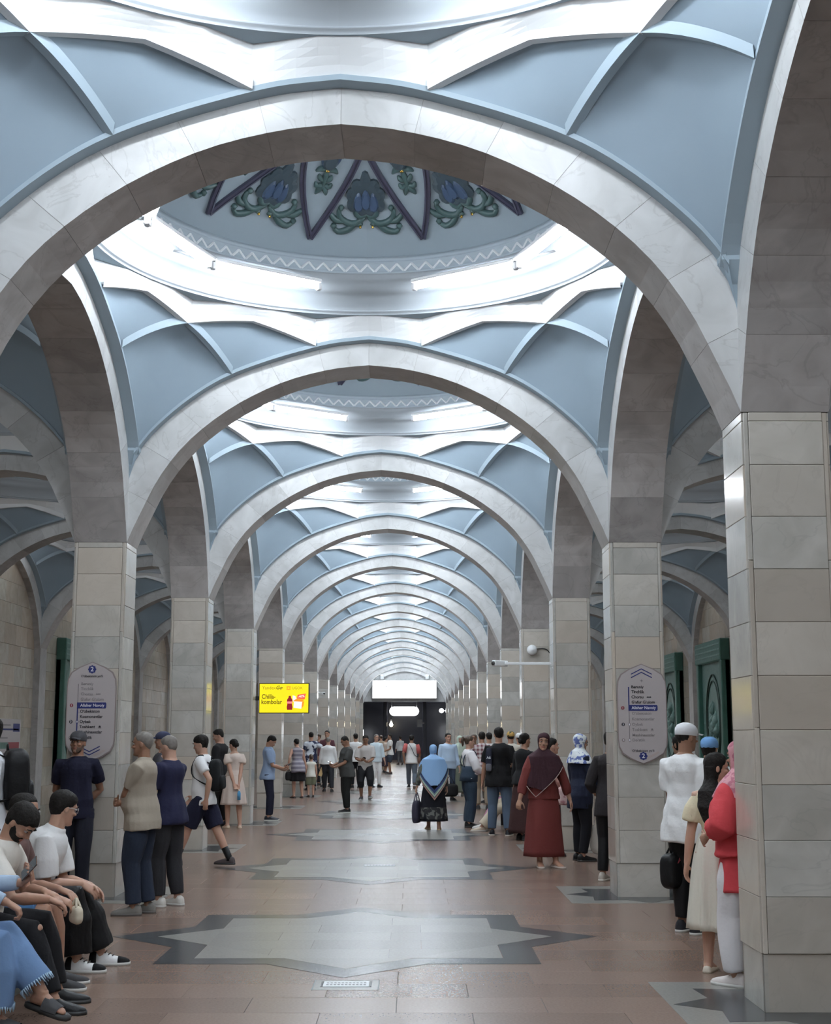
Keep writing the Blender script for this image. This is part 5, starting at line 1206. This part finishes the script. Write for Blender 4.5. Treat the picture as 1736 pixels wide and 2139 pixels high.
b = person('person', -2.27, 8.98, -90, 1.76, 'bearded man in cream printed tee seated looking down, torn black jeans', pose(SIT, near=2, lean=15, curve=0.08, nod=48, yaw=-12, top=(206, 200, 190), sleeve=0.66, sleevew=1.15, hem=-0.03, bottom=(24, 24, 27), leg=1.93, legw=1.0, hemw=1.05,
    footr=(0.20, 0.58, 0), footl=(-0.12, 0.52, 0), handr=(0.08, 0.50, 0.655), palmr=(0, -0.2, -1), hdirr=(-0.15, 0.9, -0.35), curlr=0.7, elbowr=(0.9, -0.4, -0.4), handl=(-0.12, 0.42, 0.68), palml=(0, 0, -1), hdirl=(0.3, 0.9, -0.3), elbowl=(-0.8, -0.4, -0.4),
    hair='fringe', beard=1, skin='mid', shoe=((20, 20, 22), None)))
Wi = b['W'].T
for k, dz in (('r', 0.0),):
    kn = Wi@(b['kn'+k]-b['O']); m_ = MB().lathe([(0.0, 0.016), (0.55, 0.013), (0.9, 0.005), (1.0, -0.01)], 14); m_.V = [(kn[0]+v[0]*0.045, kn[1]+0.046+v[2], kn[2]+0.012-dz*0.4+v[1]*0.03) for v in m_.V]
    obj('torn_knee', m_.me('torn_knee', SKIN['mid'][0]), b['root'])
def chest_print(J, body, t, size, m, off=0.0, push=0.15):
    """lettering printed on the front of a shirt: a part of the person"""
    Wi = J['W'].T; f, r_, s_ = (Wi@J[k] for k in 'frs'); p = Wi@(J['sp'](t)-J['O'])+f*push-r_*off
    o = text(body, size, m, J['root'], (0, 0, 0), align='CENTER', bold=0.001, name='print', depth=0.006); X = -r_
    o.matrix_local = Matrix(((X[0], s_[0], f[0], p[0]), (X[1], s_[1], f[1], p[1]), (X[2], s_[2], f[2], p[2]), (0, 0, 0, 1)))
chest_print(b, 'KJSRAN', 0.175, 0.055, cloth((60, 54, 58)), 0.0, 0.142)
chest_print(b, 'DG', 0.125, 0.09, cloth((40, 34, 40)), 0.0, 0.140)
c = person('person', -2.37, 9.66, -90, 1.74, 'man with glasses and blue shorts on the bench, half hidden behind the bearded man', pose(SIT, near=2, lean=17, curve=0.03, nod=10, yaw=-15, top=(96, 70, 66), sleeve=0.6, hem=-0.03, bottom=(52, 112, 165), leg=0.86, legw=1.2, footr=(0.10, 0.50, 0), footl=(-0.12, 0.46, 0),
    handr=(0.06, 0.48, 0.585), palmr=(-0.3, 0, -1), hdirr=(-0.1, 0.9, -0.4), curlr=0.6, handl=(-0.13, 0.45, 0.62), palml=(0, 0, -1), hair='short', glasses=2, skin='mid', shoe=((60, 60, 62), 'w'), botname='shorts'))
bag = handbag(c['handr']+vec(0.05, -0.01, 0.05), (196, 184, 160), 'small beige bag with dark lining on the knee of the man in blue shorts', (0.075, 0.03, 0.06), (0.6, -0.8, 0), 0.05, (196, 184, 160), 'pouch')
d = person('person', -2.36, 10.38, -90, 1.78, 'dark haired man in white shirt seated with head turned away, wide black trousers', pose(SIT, near=2, lean=23, curve=0.04, yaw=42, nod=14, top=(216, 216, 216), sleeve=0.85, sleevew=1.25, collar=1, hem=-0.04, loose=0.02, bottom=(20, 20, 22), leg=1.9, legw=1.15, hemw=1.9,
    footr=(0.12, 0.46, 0), footl=(-0.20, 0.56, 0), toer=-4, toel=4, handr=(0.02, 0.46, 0.60), palmr=(-0.5, 0, -0.8), hdirr=(-0.1, 0.8, -0.5), handl=(-0.05, 0.50, 0.58), palml=(0.5, 0, -0.8), hdirl=(0.1, 0.8, -0.5), hair='fringe', glasses=2, skin='fair', shoe=((222, 222, 222), 'w'), patch=(24, 24, 26)))
e = person('person', -2.75, 10.85, 112, 1.80, 'person in white top with big black backpack, cut off by the picture edge', pose(STAND, near=1, top=(200, 202, 208), sleeve=0.65, bottom=(40, 42, 52), hair='short', nod=5))
backpack(e, (20, 20, 22), 'big black backpack on the person in white at the left edge', (0.17, 0.10, 0.24), t=0.20)
# --- standing on the left side
a = person('person', -2.98, 14.62, 186, 1.70, 'man in navy tee and grey cap leaning on the pillar under the plaque', pose(STAND, BEHIND, near=2, lean=-3, yaw=-14, nod=-4, top=(20, 21, 42), sleeve=0.68, wide=1.0, bottom=(26, 28, 40), beard=1, beardcol='stubble', beardk=1.02, haircol='hair', cap=(66, 66, 70), hair='crop', skin='tan', shoe=((18, 18, 20), None), legw=1.05))
a = person('person', -2.08, 13.53, 82, 1.69, 'grey haired man in beige polo and blue jeans with folded arms', pose(STAND, CROSS, near=2, nod=2, top=(150, 138, 122), sleeve=0.75, collar=1, wide=1.08, belly=0.05, hem=-0.07, bottom=(34, 43, 60), legw=1.15, hemw=1.3, hair='crop', haircol='hairgrey', skin='tan', shoe=((110, 106, 100), (96, 92, 88)), handr=(-0.10, 0.21, 1.02), handl=(0.10, 0.24, 1.0)))
a = person('person', -1.93, 14.15, 62, 1.66, 'man in navy tee and dark grey trousers behind the beige polo man', pose(STAND, near=1, nod=14, top=(28, 30, 58), sleeve=0.7, wide=1.1, handl=(-0.10, 0.28, 0.98), handr=(0.05, 0.30, 0.96), bottom=(44, 44, 48), legw=1.1, hair='crop', haircol='hairgrey', skin='fair', shoe=((190, 186, 178), 'w')))
a = person('person', -2.20, 18.30, 82, 1.70, 'young man in white tee and navy shorts walking with a black backpack', pose(WALK, near=1, nod=14, top=(214, 214, 216), sleeve=0.62, bottom=(26, 28, 50), leg=0.95, legw=1.35, hair='fringe', skin='fair', shoe=((70, 60, 60), None), sock=(18, 18, 20), footl=(-0.08, 0.33, 0), footr=(0.08, -0.34, 0.0), pitchr=0, botname='shorts'))
backpack(a, (24, 26, 28), 'black backpack on the walking man in navy shorts', (0.14, 0.075, 0.21), t=0.16)
a = person('person', -2.92, 19.35, 95, 1.71, 'person in navy cap hidden behind the walking man in shorts', pose(STAND, near=1, top=(60, 60, 66), bottom=(40, 40, 44), cap=(52, 58, 84), hair='crop'))
a = person('person', -3.10, 26.45, 70, 1.79, 'tall man in black tee and trousers standing against a pillar, head bowed', pose(STAND, near=1, nod=22, yaw=25, top=(34, 34, 37), sleeve=0.75, hem=-0.09, bottom=(18, 18, 20), legw=1.1, hair='short', skin='fair', handl=(-0.06, 0.26, 1.15), handr=(0.06, 0.24, 1.0)))
a = person('person', -2.78, 25.97, 20, 1.60, 'woman in pale beige dress seen from behind, hands clasped at her back', pose(STAND, BEHIND, near=1, fem=1, nod=12, yaw=30, top=(196, 178, 166), sleeve=0.5, sleevew=1.3, hem=0.05, skirt=((196, 178, 166), 0.42, 0.24, 9, 0.08), hair='bun', skin='fair', shoe=((196, 170, 146), (200, 178, 150)), flat=1, handr=(0.05, -0.15, 0.76), handl=(-0.03, -0.16, 0.78), bottom=None, topname='dress_top'))
p = a['handr']; t = thing('bottle', tuple(p+vec(0.02, -0.05, -0.12)), 'small blue and white bottle held behind the beige dress', 'bottle')
obj('bottle_body', MB().lathe([(0.0, -0.09), (0.03, -0.088), (0.032, 0.03), (0.022, 0.06), (0.012, 0.075)], 12).me('bottle_body', mat('bottle_blue', (0.10, 0.35, 0.62), 0.3)), t); obj('bottle_cap', MB().lathe([(0.014, 0.075), (0.014, 0.10), (0, 0.10)], 10).me('bottle_cap', M['rubber']), t)
a = person('person', -2.40, 28.26, -82, 1.68, 'man in light blue shirt and navy trousers reading his phone by a pillar', pose(STAND, BOTH, near=1, nod=36, top=(132, 156, 190), sleeve=0.85, collar=1, bottom=(28, 30, 48), hair='short', skin='mid', footl=(-0.07, 0.05, 0), footr=(0.07, 0.02, 0), shoe=((26, 28, 38), 'w')))
phone(a, 'r', 'dark phone held by the man in the light blue shirt by the pillar')
a = person('person', -2.62, 38.5, 25, 1.60, 'woman in grey striped vest and black skirt bending forward', pose(STAND, near=0, fem=1, lean=14, wide=1.12, nod=15, top=((112, 106, 120), 1.25, 0.85, (150, 144, 152), 9.0, 'stripe'), sleeve=0.0, hem=-0.12, skirt=((22, 21, 24), 0.45, 0.22, 7, 0.0), hair='bun', skin='fair', shoe=((90, 60, 55), None), flat=1, handl=(-0.28, 0.0, 0.84)))
handbag(a['handl']+vec(0, 0, 0.02), (28, 28, 30), 'black shoulder bag beside the striped vest woman', (0.10, 0.06, 0.12), (0.5, 0.8, 0), drop=0.08)
a = person('person', -2.66, 43.9, 10, 1.78, 'man in dark blue tee with pale print on the back, beyond the striped vest', pose(STAND, near=0, top=((30, 36, 66), 1.25, 0.85, (190, 196, 206), 4.2, 'noise'), bottom=(30, 34, 46), hair='crop', handr=(0.30, -0.02, 1.0), elbowr=(1, -0.4, 0)))
a = person('person', -2.30, 39.0, 15, 1.13, 'small child in white top and olive shorts beside the striped vest woman', pose(near=0, child=1, top=(206, 204, 192), sleeve=0.15, bottom=(104, 108, 84), leg=0.95, legw=1.4, hair='crop', haircol='hairbrown', skin='fair', shoe=((70, 60, 55), None), botname='shorts', handl=(-0.17, 0.05, 0.55), handr=(0.17, 0.05, 0.55)))
a = person('person', -2.36, 47.2, 170, 1.84, 'tall man in maroon top behind the bald man in white', pose(STAND, near=0, top=(92, 52, 60), sleeve=1.7, bottom=(36, 36, 42)))
a = person('person', -2.72, 48.4, 120, 1.74, 'person with reddish hair looking out beside the tall maroon man', pose(STAND, near=0, top=(110, 70, 74), sleeve=1.7, bottom=(46, 46, 50), haircol='hairbrown'))
a = person('person', -2.07, 42.9, 3, 1.62, 'bald man in white long-sleeved shirt walking away', pose(STAND, near=0, top=(216, 218, 224), sleeve=1.9, wide=1.1, hem=-0.03, bottom=(42, 44, 50), legw=1.1, hair='bald', haircol='hairgrey', skin='fair', footl=(-0.10, 0.12, 0), footr=(0.12, -0.10, 0)))
t = thing('envelope', tuple(a['handl']+vec(0.06, -0.06, -0.12)), 'tan paper envelope in the hand of the bald man', 'envelope', rz=0.3)
obj('sheet', MB().bbox(-0.055, -0.006, -0.13, 0.055, 0.006, 0.13, 0.003).xf(Matrix.Rotation(0.35, 4, 'Y')).me('sheet', cloth((206, 172, 112))), t); obj('flap', MB().prism([(-0.055, 0.06), (0.055, 0.06), (0, 0.13)], 0.006, 0.009).xf(Matrix.Rotation(PI/2, 4, 'X')).xf(Matrix.Rotation(0.35, 4, 'Y')).me('flap', cloth((190, 150, 92))), t)
a = person('person', -0.95, 31.2, 112, 1.67, 'balding man in dark grey tee and black trousers reading his phone mid-hall', pose(STAND, BOTH, near=1, nod=34, wide=1.12, belly=0.04, top=(62, 63, 62), sleeve=0.8, hem=-0.07, bottom=(24, 26, 25), legw=1.15, hair='crop', skin='tan', shoe=((26, 26, 28), 'w')))
phone(a, 'r', 'dark phone of the balding man in grey mid-hall')
a = person('person', -1.36, 46.0, 15, 1.74, 'man in white tee with black hair and trousers, back turned, past the balding man', pose(STAND, near=0, top=(212, 212, 212), bottom=(26, 26, 30), hair='short'))
a = person('person', -0.76, 37.5, 182, 1.76, 'man in pale grey tee and black shorts walking this way, both hands on phones', pose(WALK, BOTH, near=1, nod=24, top=(178, 172, 168), sleeve=0.9, sleevew=1.1, hem=-0.06, bottom=(26, 26, 30), leg=1.02, legw=1.2, hair='short', skin='tan', shoe=((60, 62, 68), 'w'), botname='shorts', footr=(0.10, -0.02, 0), footl=(-0.12, 0.10, 0.02), pitchl=12, pitchr=0))
phone(a, 'r', 'dark phone of the walking man in black shorts')
a = person('person', -0.71, 46.6, 205, 1.71, 'man in pale blue top and white trousers beyond the walking man', pose(STAND, near=0, top=(190, 208, 222), sleeve=1.5, bottom=(214, 216, 216), hair='short', haircol='hairgrey', skin='fair', shoe=((40, 44, 50), None)))
a = person('person', -0.97, 65.8, 10, 1.70, 'man in tan shirt and beige trousers far down the hall', pose(STAND, near=0, top=(160, 140, 116), sleeve=1.8, bottom=(146, 128, 108), hair='crop', haircol='hairbrown'))
a = person('person', -0.49, 62.4, 100, 1.75, 'man in white tee and dark shorts facing left far down the hall', pose(STAND, near=0, top=(208, 206, 202), bottom=(52, 58, 70), leg=0.95, legw=1.3, botname='shorts', handl=(-0.1, 0.25, 1.0), handr=(0.1, 0.28, 0.95), skin='tan', shoe=((60, 46, 42), None)))
a = person('person', -0.74, 64.6, -60, 1.62, 'woman in cream blouse with a dark skirt beside the far man in shorts', pose(STAND, near=0, fem=1, top=(200, 184, 168), sleeve=0.8, skirt=((52, 44, 56), 0.3, 0.24, 7, 0.03), hair='bun'))
a = person('person', -0.22, 83.5, 20, 1.66, 'person in grey white shirt at the exit doorway', pose(STAND, near=0, top=(170, 172, 172), sleeve=1.6, bottom=(80, 82, 84)))
# --- right of the middle
a = person('person', 0.46, 45.8, 2, 1.74, 'man in white tee with red sleeves and crossbody bag walking away', pose(WALK, near=0, top=(208, 206, 204), sleeve=0.0, bottom=(84, 94, 106), hair='short', skin='tan', shoe=((34, 36, 42), 'w')))
for q, k in ((-1, 'l'), (1, 'r')):
    Wi = a['W'].T; P = [Wi@(p-a['O']) for p in (a['chest']+a['r']*q*0.17, a['chest']*0.5+a['el'+k]*0.5+a['r']*q*0.09, a['el'+k]+(a['chest']-a['el'+k])*0.12)]
    obj('sleeve', MB().tube(P, [0.075, 0.072, 0.066], 12).me('sleeve', cloth((168, 70, 66))), a['root'])
o = frame_obj('crossbody_bag', a['hip']+a['r']*0.24-a['f']*0.06+vec(0, 0, 0.02), a['f'], a['r'], 'brown crossbody bag on the man with red sleeves', 'bag'); obj('bag_body', fuse(puffy(MB(), 0.12, 0.05, 0.09), 'bag_body', cloth((110, 78, 66)), 0.014), o)
Wi = np.array(o.matrix_world.to_3x3()).T; oo = np.array(o.matrix_world.translation)
obj('strap', MB().tube(crom([Wi@(p-oo) for p in (a['hip']+a['r']*0.24-a['f']*0.06+vec(0, 0, 0.1), a['sp'](0.1)+a['r']*0.10-a['f']*0.135, a['sp'](0.22)-a['f']*0.155, a['sp'](0.315)-a['r']*0.10-a['f']*0.06)], 12), 0.022, 6, flat=0.3).me('strap', cloth((40, 44, 60))), o)
a = person('person', 0.86, 25.56, 4, 1.50, 'woman in light blue headscarf with striped edge and black dress, walking away', pose(STAND, near=2, fem=1, wide=1.25, hijab=(118, 162, 208), tip=0.30, tipdir=270, tipout=0.02, border=[(34, 52, 96), (34, 52, 96), (96, 118, 122), (150, 172, 146), (96, 84, 90), (150, 110, 92)], noface=0, top=((58, 58, 56), 1.25, 0.85, (86, 88, 80), 12.0, 'noise'), sleeve=1.85, sleevew=1.25, hem=-0.02, skirt=((24, 24, 32), 0.15, 0.25, 6, 0.06), shoe=((150, 110, 88), (190, 160, 120)), flat=1, skin='mid', handl=(-0.30, 0.0, 0.74), footl=(-0.08, 0.10, 0), footr=(0.09, -0.08, 0)))
Wi = a['W'].T; G = [[vec((0.240+0.003)*math.cos(t), 0.205*math.sin(t), z) for t in np.linspace(0, 2*PI, 41)] for z in (0.19, 0.40)]
obj('dress_band', MB().grid(G).me('dress_band', cloth((44, 44, 46), 1.25, 0.85, (96, 96, 92), 14.0)), a['root'])
handbag(a['handl']+vec(0, 0, 0.0), (52, 50, 66), 'dark woven handbag carried by the woman in the light blue headscarf', (0.135, 0.06, 0.20), (0.4, 1, 0), 0.17)
a = person('person', 1.42, 37.2, 196, 1.73, 'man in light blue shirt and dark trousers facing this way', pose(STAND, near=1, top=(166, 192, 222), sleeve=1.85, wide=1.12, belly=0.03, hem=-0.06, bottom=(50, 62, 80), hair='short', skin='fair', yaw=8))
handbag(vec(1.46, 36.95, 0.62), (20, 20, 22), 'black bag standing out beside the light blue shirt man', (0.22, 0.09, 0.17), drop=0.20)
a = person('person', 1.80, 39.7, 205, 1.66, 'woman in pale green headscarf and long olive skirt', pose(STAND, near=1, fem=1, hijab=(170, 186, 170), tip=0.12, top=(196, 204, 184), sleeve=1.8, hem=0.0, skirt=((92, 100, 86), 0.1, 0.24, 6, 0.04), shoe=((200, 200, 196), 'w'), skin='fair'))
a = person('person', 1.52, 26.25, -72, 1.66, 'young woman with ponytail in white blouse and dark teal jumpsuit', pose(STAND, near=2, fem=1, nod=4, top=(210, 206, 208), sleeve=1.8, sleevew=1.35, loose=0.018, hem=0.0, bottom=(38, 54, 70), legw=1.25, hemw=1.7, leg=1.95, hair='pony', haircol='hairbrown', skin='fair', handr=(0.14, 0.30, 0.98), handl=(-0.05, 0.30, 0.95)))
Wi = a['W'].T
mb = MB(); sr, sf = Wi@a['r'], Wi@a['f']
loft(mb, [ellring(Wi@(a['sp'](t)-a['O']), sr, sf, x_, y_, 24) for t, x_, y_ in ((-0.03, 0.208, 0.165), (0.03, 0.198, 0.158), (0.09, 0.176, 0.144), (0.135, 0.176, 0.146))]); obj('bib', mb.me('bib', cloth((38, 54, 70))), a['root'])
for q in (-1, 1): obj('strap', MB().tube(crom([Wi@(p-a['O']) for p in (a['sp'](0.12)+a['r']*q*0.06-a['f']*0.125, a['sp'](0.2)+a['r']*q*0.075-a['f']*0.15, a['sp'](0.31)+a['r']*q*0.08-a['f']*0.03, a['sp'](0.28)+a['r']*q*0.075+a['f']*0.115, a['sp'](0.1)+a['r']*q*0.06+a['f']*0.125)], 16), 0.022, 6, flat=0.35).me('strap', cloth((38, 54, 70))), a['root'])
a = person('person', 2.09, 32.6, 6, 1.75, 'man in red and white plaid shirt and khaki trousers, back turned', pose(STAND, near=1, top=((196, 186, 186), 1.2, 0.85, (112, 58, 66), 11.0, 'check'), sleeve=1.6, wide=1.05, hem=-0.06, bottom=(140, 124, 104), hair='short', handr=(0.16, 0.22, 0.95)))
a = person('person', 2.12, 37.4, 160, 1.70, 'brown haired person between the ponytail woman and the plaid shirt', pose(STAND, near=0, top=(120, 100, 96), bottom=(60, 60, 64), haircol='hairbrown', skin='tan'))
a = person('person', 2.42, 35.6, 15, 1.74, 'man in white shirt behind the plaid shirt man', pose(STAND, near=0, top=(216, 216, 216), bottom=(70, 66, 62), hair='short'))
a = person('person', 1.95, 24.0, -8, 1.80, 'man in black tee and blue jeans seen from behind with dark backpack at his left', pose(STAND, near=2, yaw=8, top=(24, 24, 26), sleeve=0.78, sleevew=1.15, wide=1.12, hem=-0.08, bottom=(74, 92, 114), legw=1.05, hemw=1.1, hair='short', skin='mid', shoe=((30, 30, 36), (196, 188, 176)), footl=(-0.13, 0.03, 0), footr=(0.15, -0.05, 0), handr=(0.30, 0.10, 0.84)))
o = frame_obj('shoulder_bag', a['sp'](0.17)-a['r']*0.16-a['f']*0.15, a['r'], a['f'], 'narrow dark bag with pale logo hanging behind the black tee man', 'bag'); obj('bag_body', fuse(puffy(MB(), 0.055, 0.05, 0.20), 'bag_body', cloth((40, 42, 58)), 0.012), o); text('A6', 0.06, M['inkwhite'], o, (0, -0.056, 0.03), align='CENTER', bold=0.001); obj('pouch', fuse(puffy(MB(), 0.05, 0.04, 0.07), 'pouch', cloth((92, 92, 100)), 0.012), o, (0, -0.02, -0.13))
o = frame_obj('backpack', a['handr']+vec(0.06, 0.05, -0.24), vec(1, 0.1, 0.0), vec(-0.1, 1, 0), 'black backpack with white emblem held low by the black tee man', 'backpack'); obj('pack', fuse(puffy(MB(), 0.15, 0.09, 0.20), 'pack', cloth((16, 18, 20)), 0.012, 2, 0.004, 20, 3), o)
text('NIKE', 0.075, M['inkwhite'], o, (0.03, -0.094, -0.02), (PI/2, math.radians(-18), 0), 'CENTER', 0.002)
sw = [(-0.055, -0.035), (-0.045, -0.062), (-0.02, -0.066), (0.10, -0.012), (-0.015, -0.045), (-0.035, -0.043)]; obj('emblem', slab_xz(MB(), sw, -0.096, -0.088).me('emblem', M['inkwhite']), o)
for q in (-1, 1): obj('strap', MB().tube(crom([(q*0.08, -0.03, -0.15), (q*0.12, -0.11, -0.24), (q*0.10, -0.09, -0.38), (q*0.05, 0.0, -0.22)], 12), 0.02, 6, flat=0.35).me('strap', cloth((150, 150, 150))), o)
SITR = dict(SIT, nod=10)
a = person('person', 2.36, 25.95, 90, 1.62, 'seated person in pink trousers and striped socks behind the black tee man', pose(SITR, near=1, fem=1, lean=12, top=(150, 130, 124), sleeve=0.8, bottom=(182, 112, 144), leg=1.72, legw=1.2, hemw=1.1, footl=(-0.10, 0.60, 0), footr=(0.08, 0.52, 0), handl=(-0.08, 0.38, 0.66), handr=(0.1, 0.36, 0.66), shoe=((206, 200, 196), 'w'), sock=(200, 190, 196), hair='long'))
a = person('person', 2.36, 25.20, 92, 1.66, 'seated person in wide cream trousers behind the black tee man', pose(SITR, near=1, fem=1, lean=14, top=(120, 112, 116), sleeve=1.6, bottom=(200, 186, 160), leg=1.93, legw=1.15, hemw=1.7, footl=(-0.10, 0.66, 0), footr=(0.10, 0.55, 0), handl=(-0.08, 0.38, 0.66), handr=(0.1, 0.36, 0.66), shoe=((186, 170, 150), 'w'), hair='long'))
a = person('person', 2.60, 30.4, -2, 1.75, 'man in gold and green patterned cap and cream shirt, back turned', pose(STAND, near=1, top=((206, 198, 184), 1.25, 0.85, (170, 140, 120), 5.0, 'noise'), sleeve=0.75, bottom=(34, 34, 38), cap=((186, 146, 60), 1.25, 0.85, (40, 62, 60), 14.0, 'noise'), hair='crop'))
a = person('person', 2.88, 31.6, 10, 1.72, 'person in white cap beside the gold cap man', pose(STAND, near=0, top=(150, 150, 150), bottom=(50, 50, 54), cap=(214, 214, 214), hair='crop'))
a = person('person', 2.27, 23.0, -50, 1.70, 'person in loose black top and dark brown skirt behind the maroon headscarf', pose(STAND, near=1, fem=1, lean=6, top=(24, 24, 26), sleeve=1.7, loose=0.03, hem=-0.02, skirt=((58, 34, 34), 0.12, 0.26, 6, 0.02), hair='bun', skin='mid'))
a = person('person', 2.17, 18.3, 183, 1.69, 'woman in long rust red dress and dark maroon headscarf facing this way', pose(near=2, fem=1, wide=1.12, hijab=(52, 26, 34), tip=0.24, tipdir=62, tipout=0.015, tilt=-5, yaw=-6, top=(104, 38, 34), sleeve=1.72, sleevew=1.3, hem=-0.02, skirt=((104, 38, 34), 0.14, 0.26, 5, 0.06), skin='mid', handl=(-0.34, 0.04, 0.83), elbowl=(-1, -0.5, 0), handr=(0.34, 0.12, 0.80), palmr=(-0.4, -0.6, 0), curlr=0.9,
    footl=(-0.13, 0.10, 0), footr=(0.07, 0.06, 0), toel=25, toer=0, shoe=((150, 128, 118), (190, 176, 166)), flat=1, sway=0.0))
Wi = a['W'].T; P = [a['sp'](0.235-(0.24/1)*max(0, 1-abs((math.degrees(t)-62+180) % 360-180)/95)/1.69*1.69*0.985)+a['r']*(0.138*1.69*1.12+0.008)*math.cos(t)+a['f']*(0.100*1.69*1.12+0.012+0.015*max(0, 1-abs((math.degrees(t)-62+180) % 360-180)/95))*math.sin(t) for t in np.linspace(math.radians(30), math.radians(150), 20)]
obj('scarf_edge', MB().tube([Wi@(p-a['O']) for p in P], 0.005, 5).me('scarf_edge', cloth((150, 130, 124))), a['root'])
a = person('person', 2.44, 20.0, -78, 1.62, 'woman in peach blouse partly hidden behind the rust red dress', pose(STAND, near=1, fem=1, top=(178, 130, 118), sleeve=1.2, bottom=(70, 50, 52), hair='bun', skin='fair', handr=(0.16, 0.26, 0.92)))
handbag(vec(2.60, 19.72, 1.05), ((206, 172, 170), 1.25, 0.85, (180, 120, 126), 14.0, 'noise'), 'pale pink patterned bag beside the rust red dress', (0.12, 0.06, 0.13), (1, 0.4, 0), 0.10)
a = person('person', 2.74, 19.2, -62, 1.68, 'woman in blue and white flowered headscarf and navy jacket', pose(STAND, near=2, fem=1, hijab=((206, 212, 226), 1.25, 0.85, (84, 104, 168), 16.0, 'noise'), tip=0.0, nod=6, yaw=-10, top=(24, 30, 50), sleeve=1.9, sleevew=1.2, loose=0.02, collar=1, hem=-0.12, bottom=(20, 21, 27), legw=1.1, skin='mid', handr=(0.16, 0.24, 0.80), handl=(-0.26, 0.12, 0.80), glasses=1, shoe=((22, 22, 24), None)))
t = handbag(a['handr']+vec(0, -0.02, -0.03), (200, 192, 180), 'cream tote bag with pink print carried by the flowered headscarf woman', (0.17, 0.05, 0.20), (0.9, -0.4, 0), 0.27, (200, 192, 180), 'tote_bag')
obj('print', slab_xz(MB(), [(-0.02, -0.15), (0.13, -0.15), (0.13, -0.03), (0.08, 0.02), (0.03, -0.02)], -0.056, -0.046).me('print', cloth((196, 92, 110))), t); obj('print', slab_xz(MB(), [(0.0, -0.10), (0.13, -0.10), (0.13, -0.085), (0.01, -0.085)], -0.0585, -0.05).me('print_line', cloth((226, 206, 206))), t)
o = frame_obj('paper', a['handr']+vec(0.03, -0.04, 0.0), vec(0.9, 0, 0.35), vec(0, 1, 0), 'folded white paper in the hand of the flowered headscarf woman', 'paper'); obj('sheet', MB().bbox(-0.055, -0.003, -0.03, 0.055, 0.003, 0.03, 0.001).me('sheet', cloth((222, 226, 230))), o); obj('fold', MB().bbox(-0.055, -0.006, 0.0, 0.02, -0.003, 0.03, 0.001).me('fold', cloth((205, 210, 216))), o)
a = person('person', 2.80, 16.55, -34, 1.71, 'man in charcoal shirt and black trousers cut off by the plaque pillar', pose(STAND, near=2, top=(38, 34, 36), sleeve=1.2, hem=-0.10, bottom=(18, 18, 20), legw=1.0, hair='short', skin='tan', shoe=((170, 160, 148), (200, 192, 180)), footl=(-0.12, -0.03, 0), footr=(0.10, 0.04, 0), handl=(-0.20, 0.12, 0.92)))
# --- by the great pillar on the right
a = person('person', 2.84, 12.25, -46, 1.76, 'man in white cap, white tee and black trousers seen from behind', pose(STAND, near=2, yaw=-12, nod=4, top=(218, 220, 224), sleeve=0.75, sleevew=1.2, wide=1.1, loose=0.02, hem=-0.10, bottom=(20, 20, 22), legw=1.15, hair='crop', skin='tan', cap=(206, 208, 212), shoe=((40, 40, 44), 'w'), handr=(0.22, 0.04, 0.80), handl=(-0.2, 0.12, 0.84)))
t = handbag(a['handl']+vec(-0.06, -0.12, 0.0), (18, 18, 20), 'black bag hanging behind the legs of the white cap man', (0.135, 0.09, 0.155), (0.8, 0.5, 0), 0.12); obj('patch', slab_xz(MB(), [(-0.06, 0.07), (0.04, 0.08), (0.03, 0.13), (-0.02, 0.14)], -0.088, -0.04).me('patch', cloth((150, 48, 56))), t)
a = person('person', 3.25, 13.2, -30, 1.64, 'person in sky blue cap and white tee beyond the white cap man', pose(STAND, near=1, top=(210, 212, 212), sleeve=0.7, bottom=(40, 40, 44), cap=(92, 150, 206), hair='long', skin='mid'))
a = person('person', 3.52, 16.0, 30, 1.67, 'dark haired person almost hidden behind the white cap man', pose(STAND, near=1, top=(50, 44, 46), bottom=(30, 30, 34), hair='long'))
a = person('person', 2.655, 10.22, -34, 1.53, 'young woman in cream blouse and long cream skirt with long dark hair', pose(near=2, fem=1, yaw=-52, nod=2, top=(206, 192, 156), sleeve=0.72, sleevew=1.25, hem=0.07, loose=0.012, skirt=((206, 200, 184), 0.30, 0.215, 14, 0.10), pleat=0.028, hair='longback', skin='fair', shoe=((200, 190, 172), (180, 168, 150)), flat=1, footl=(-0.09, 0.0, 0), footr=(0.10, 0.08, 0), handl=(-0.23, -0.02, 0.70), handr=(0.12, 0.20, 1.20)))
a = person('person', 2.74, 9.70, 35, 1.62, 'woman in pink headscarf and red tunic half hidden by the great pillar', pose(STAND, near=2, fem=1, wide=1.1, hijab=((206, 140, 150), 1.2, 0.85, (180, 100, 120), 22.0, 'noise'), tip=0.0, top=(196, 36, 48), sleeve=1.05, sleevew=1.6, loose=0.03, hem=0.0, skirt=((196, 36, 48), 0.62, 0.21, 6, 0.04), bottom=(206, 202, 204), legw=1.3, hemw=1.4, skin='mid', shoe=((200, 190, 186), 'w'), handl=(-0.20, 0.16, 0.98)))

bpy.data.scenes.remove(WORK)
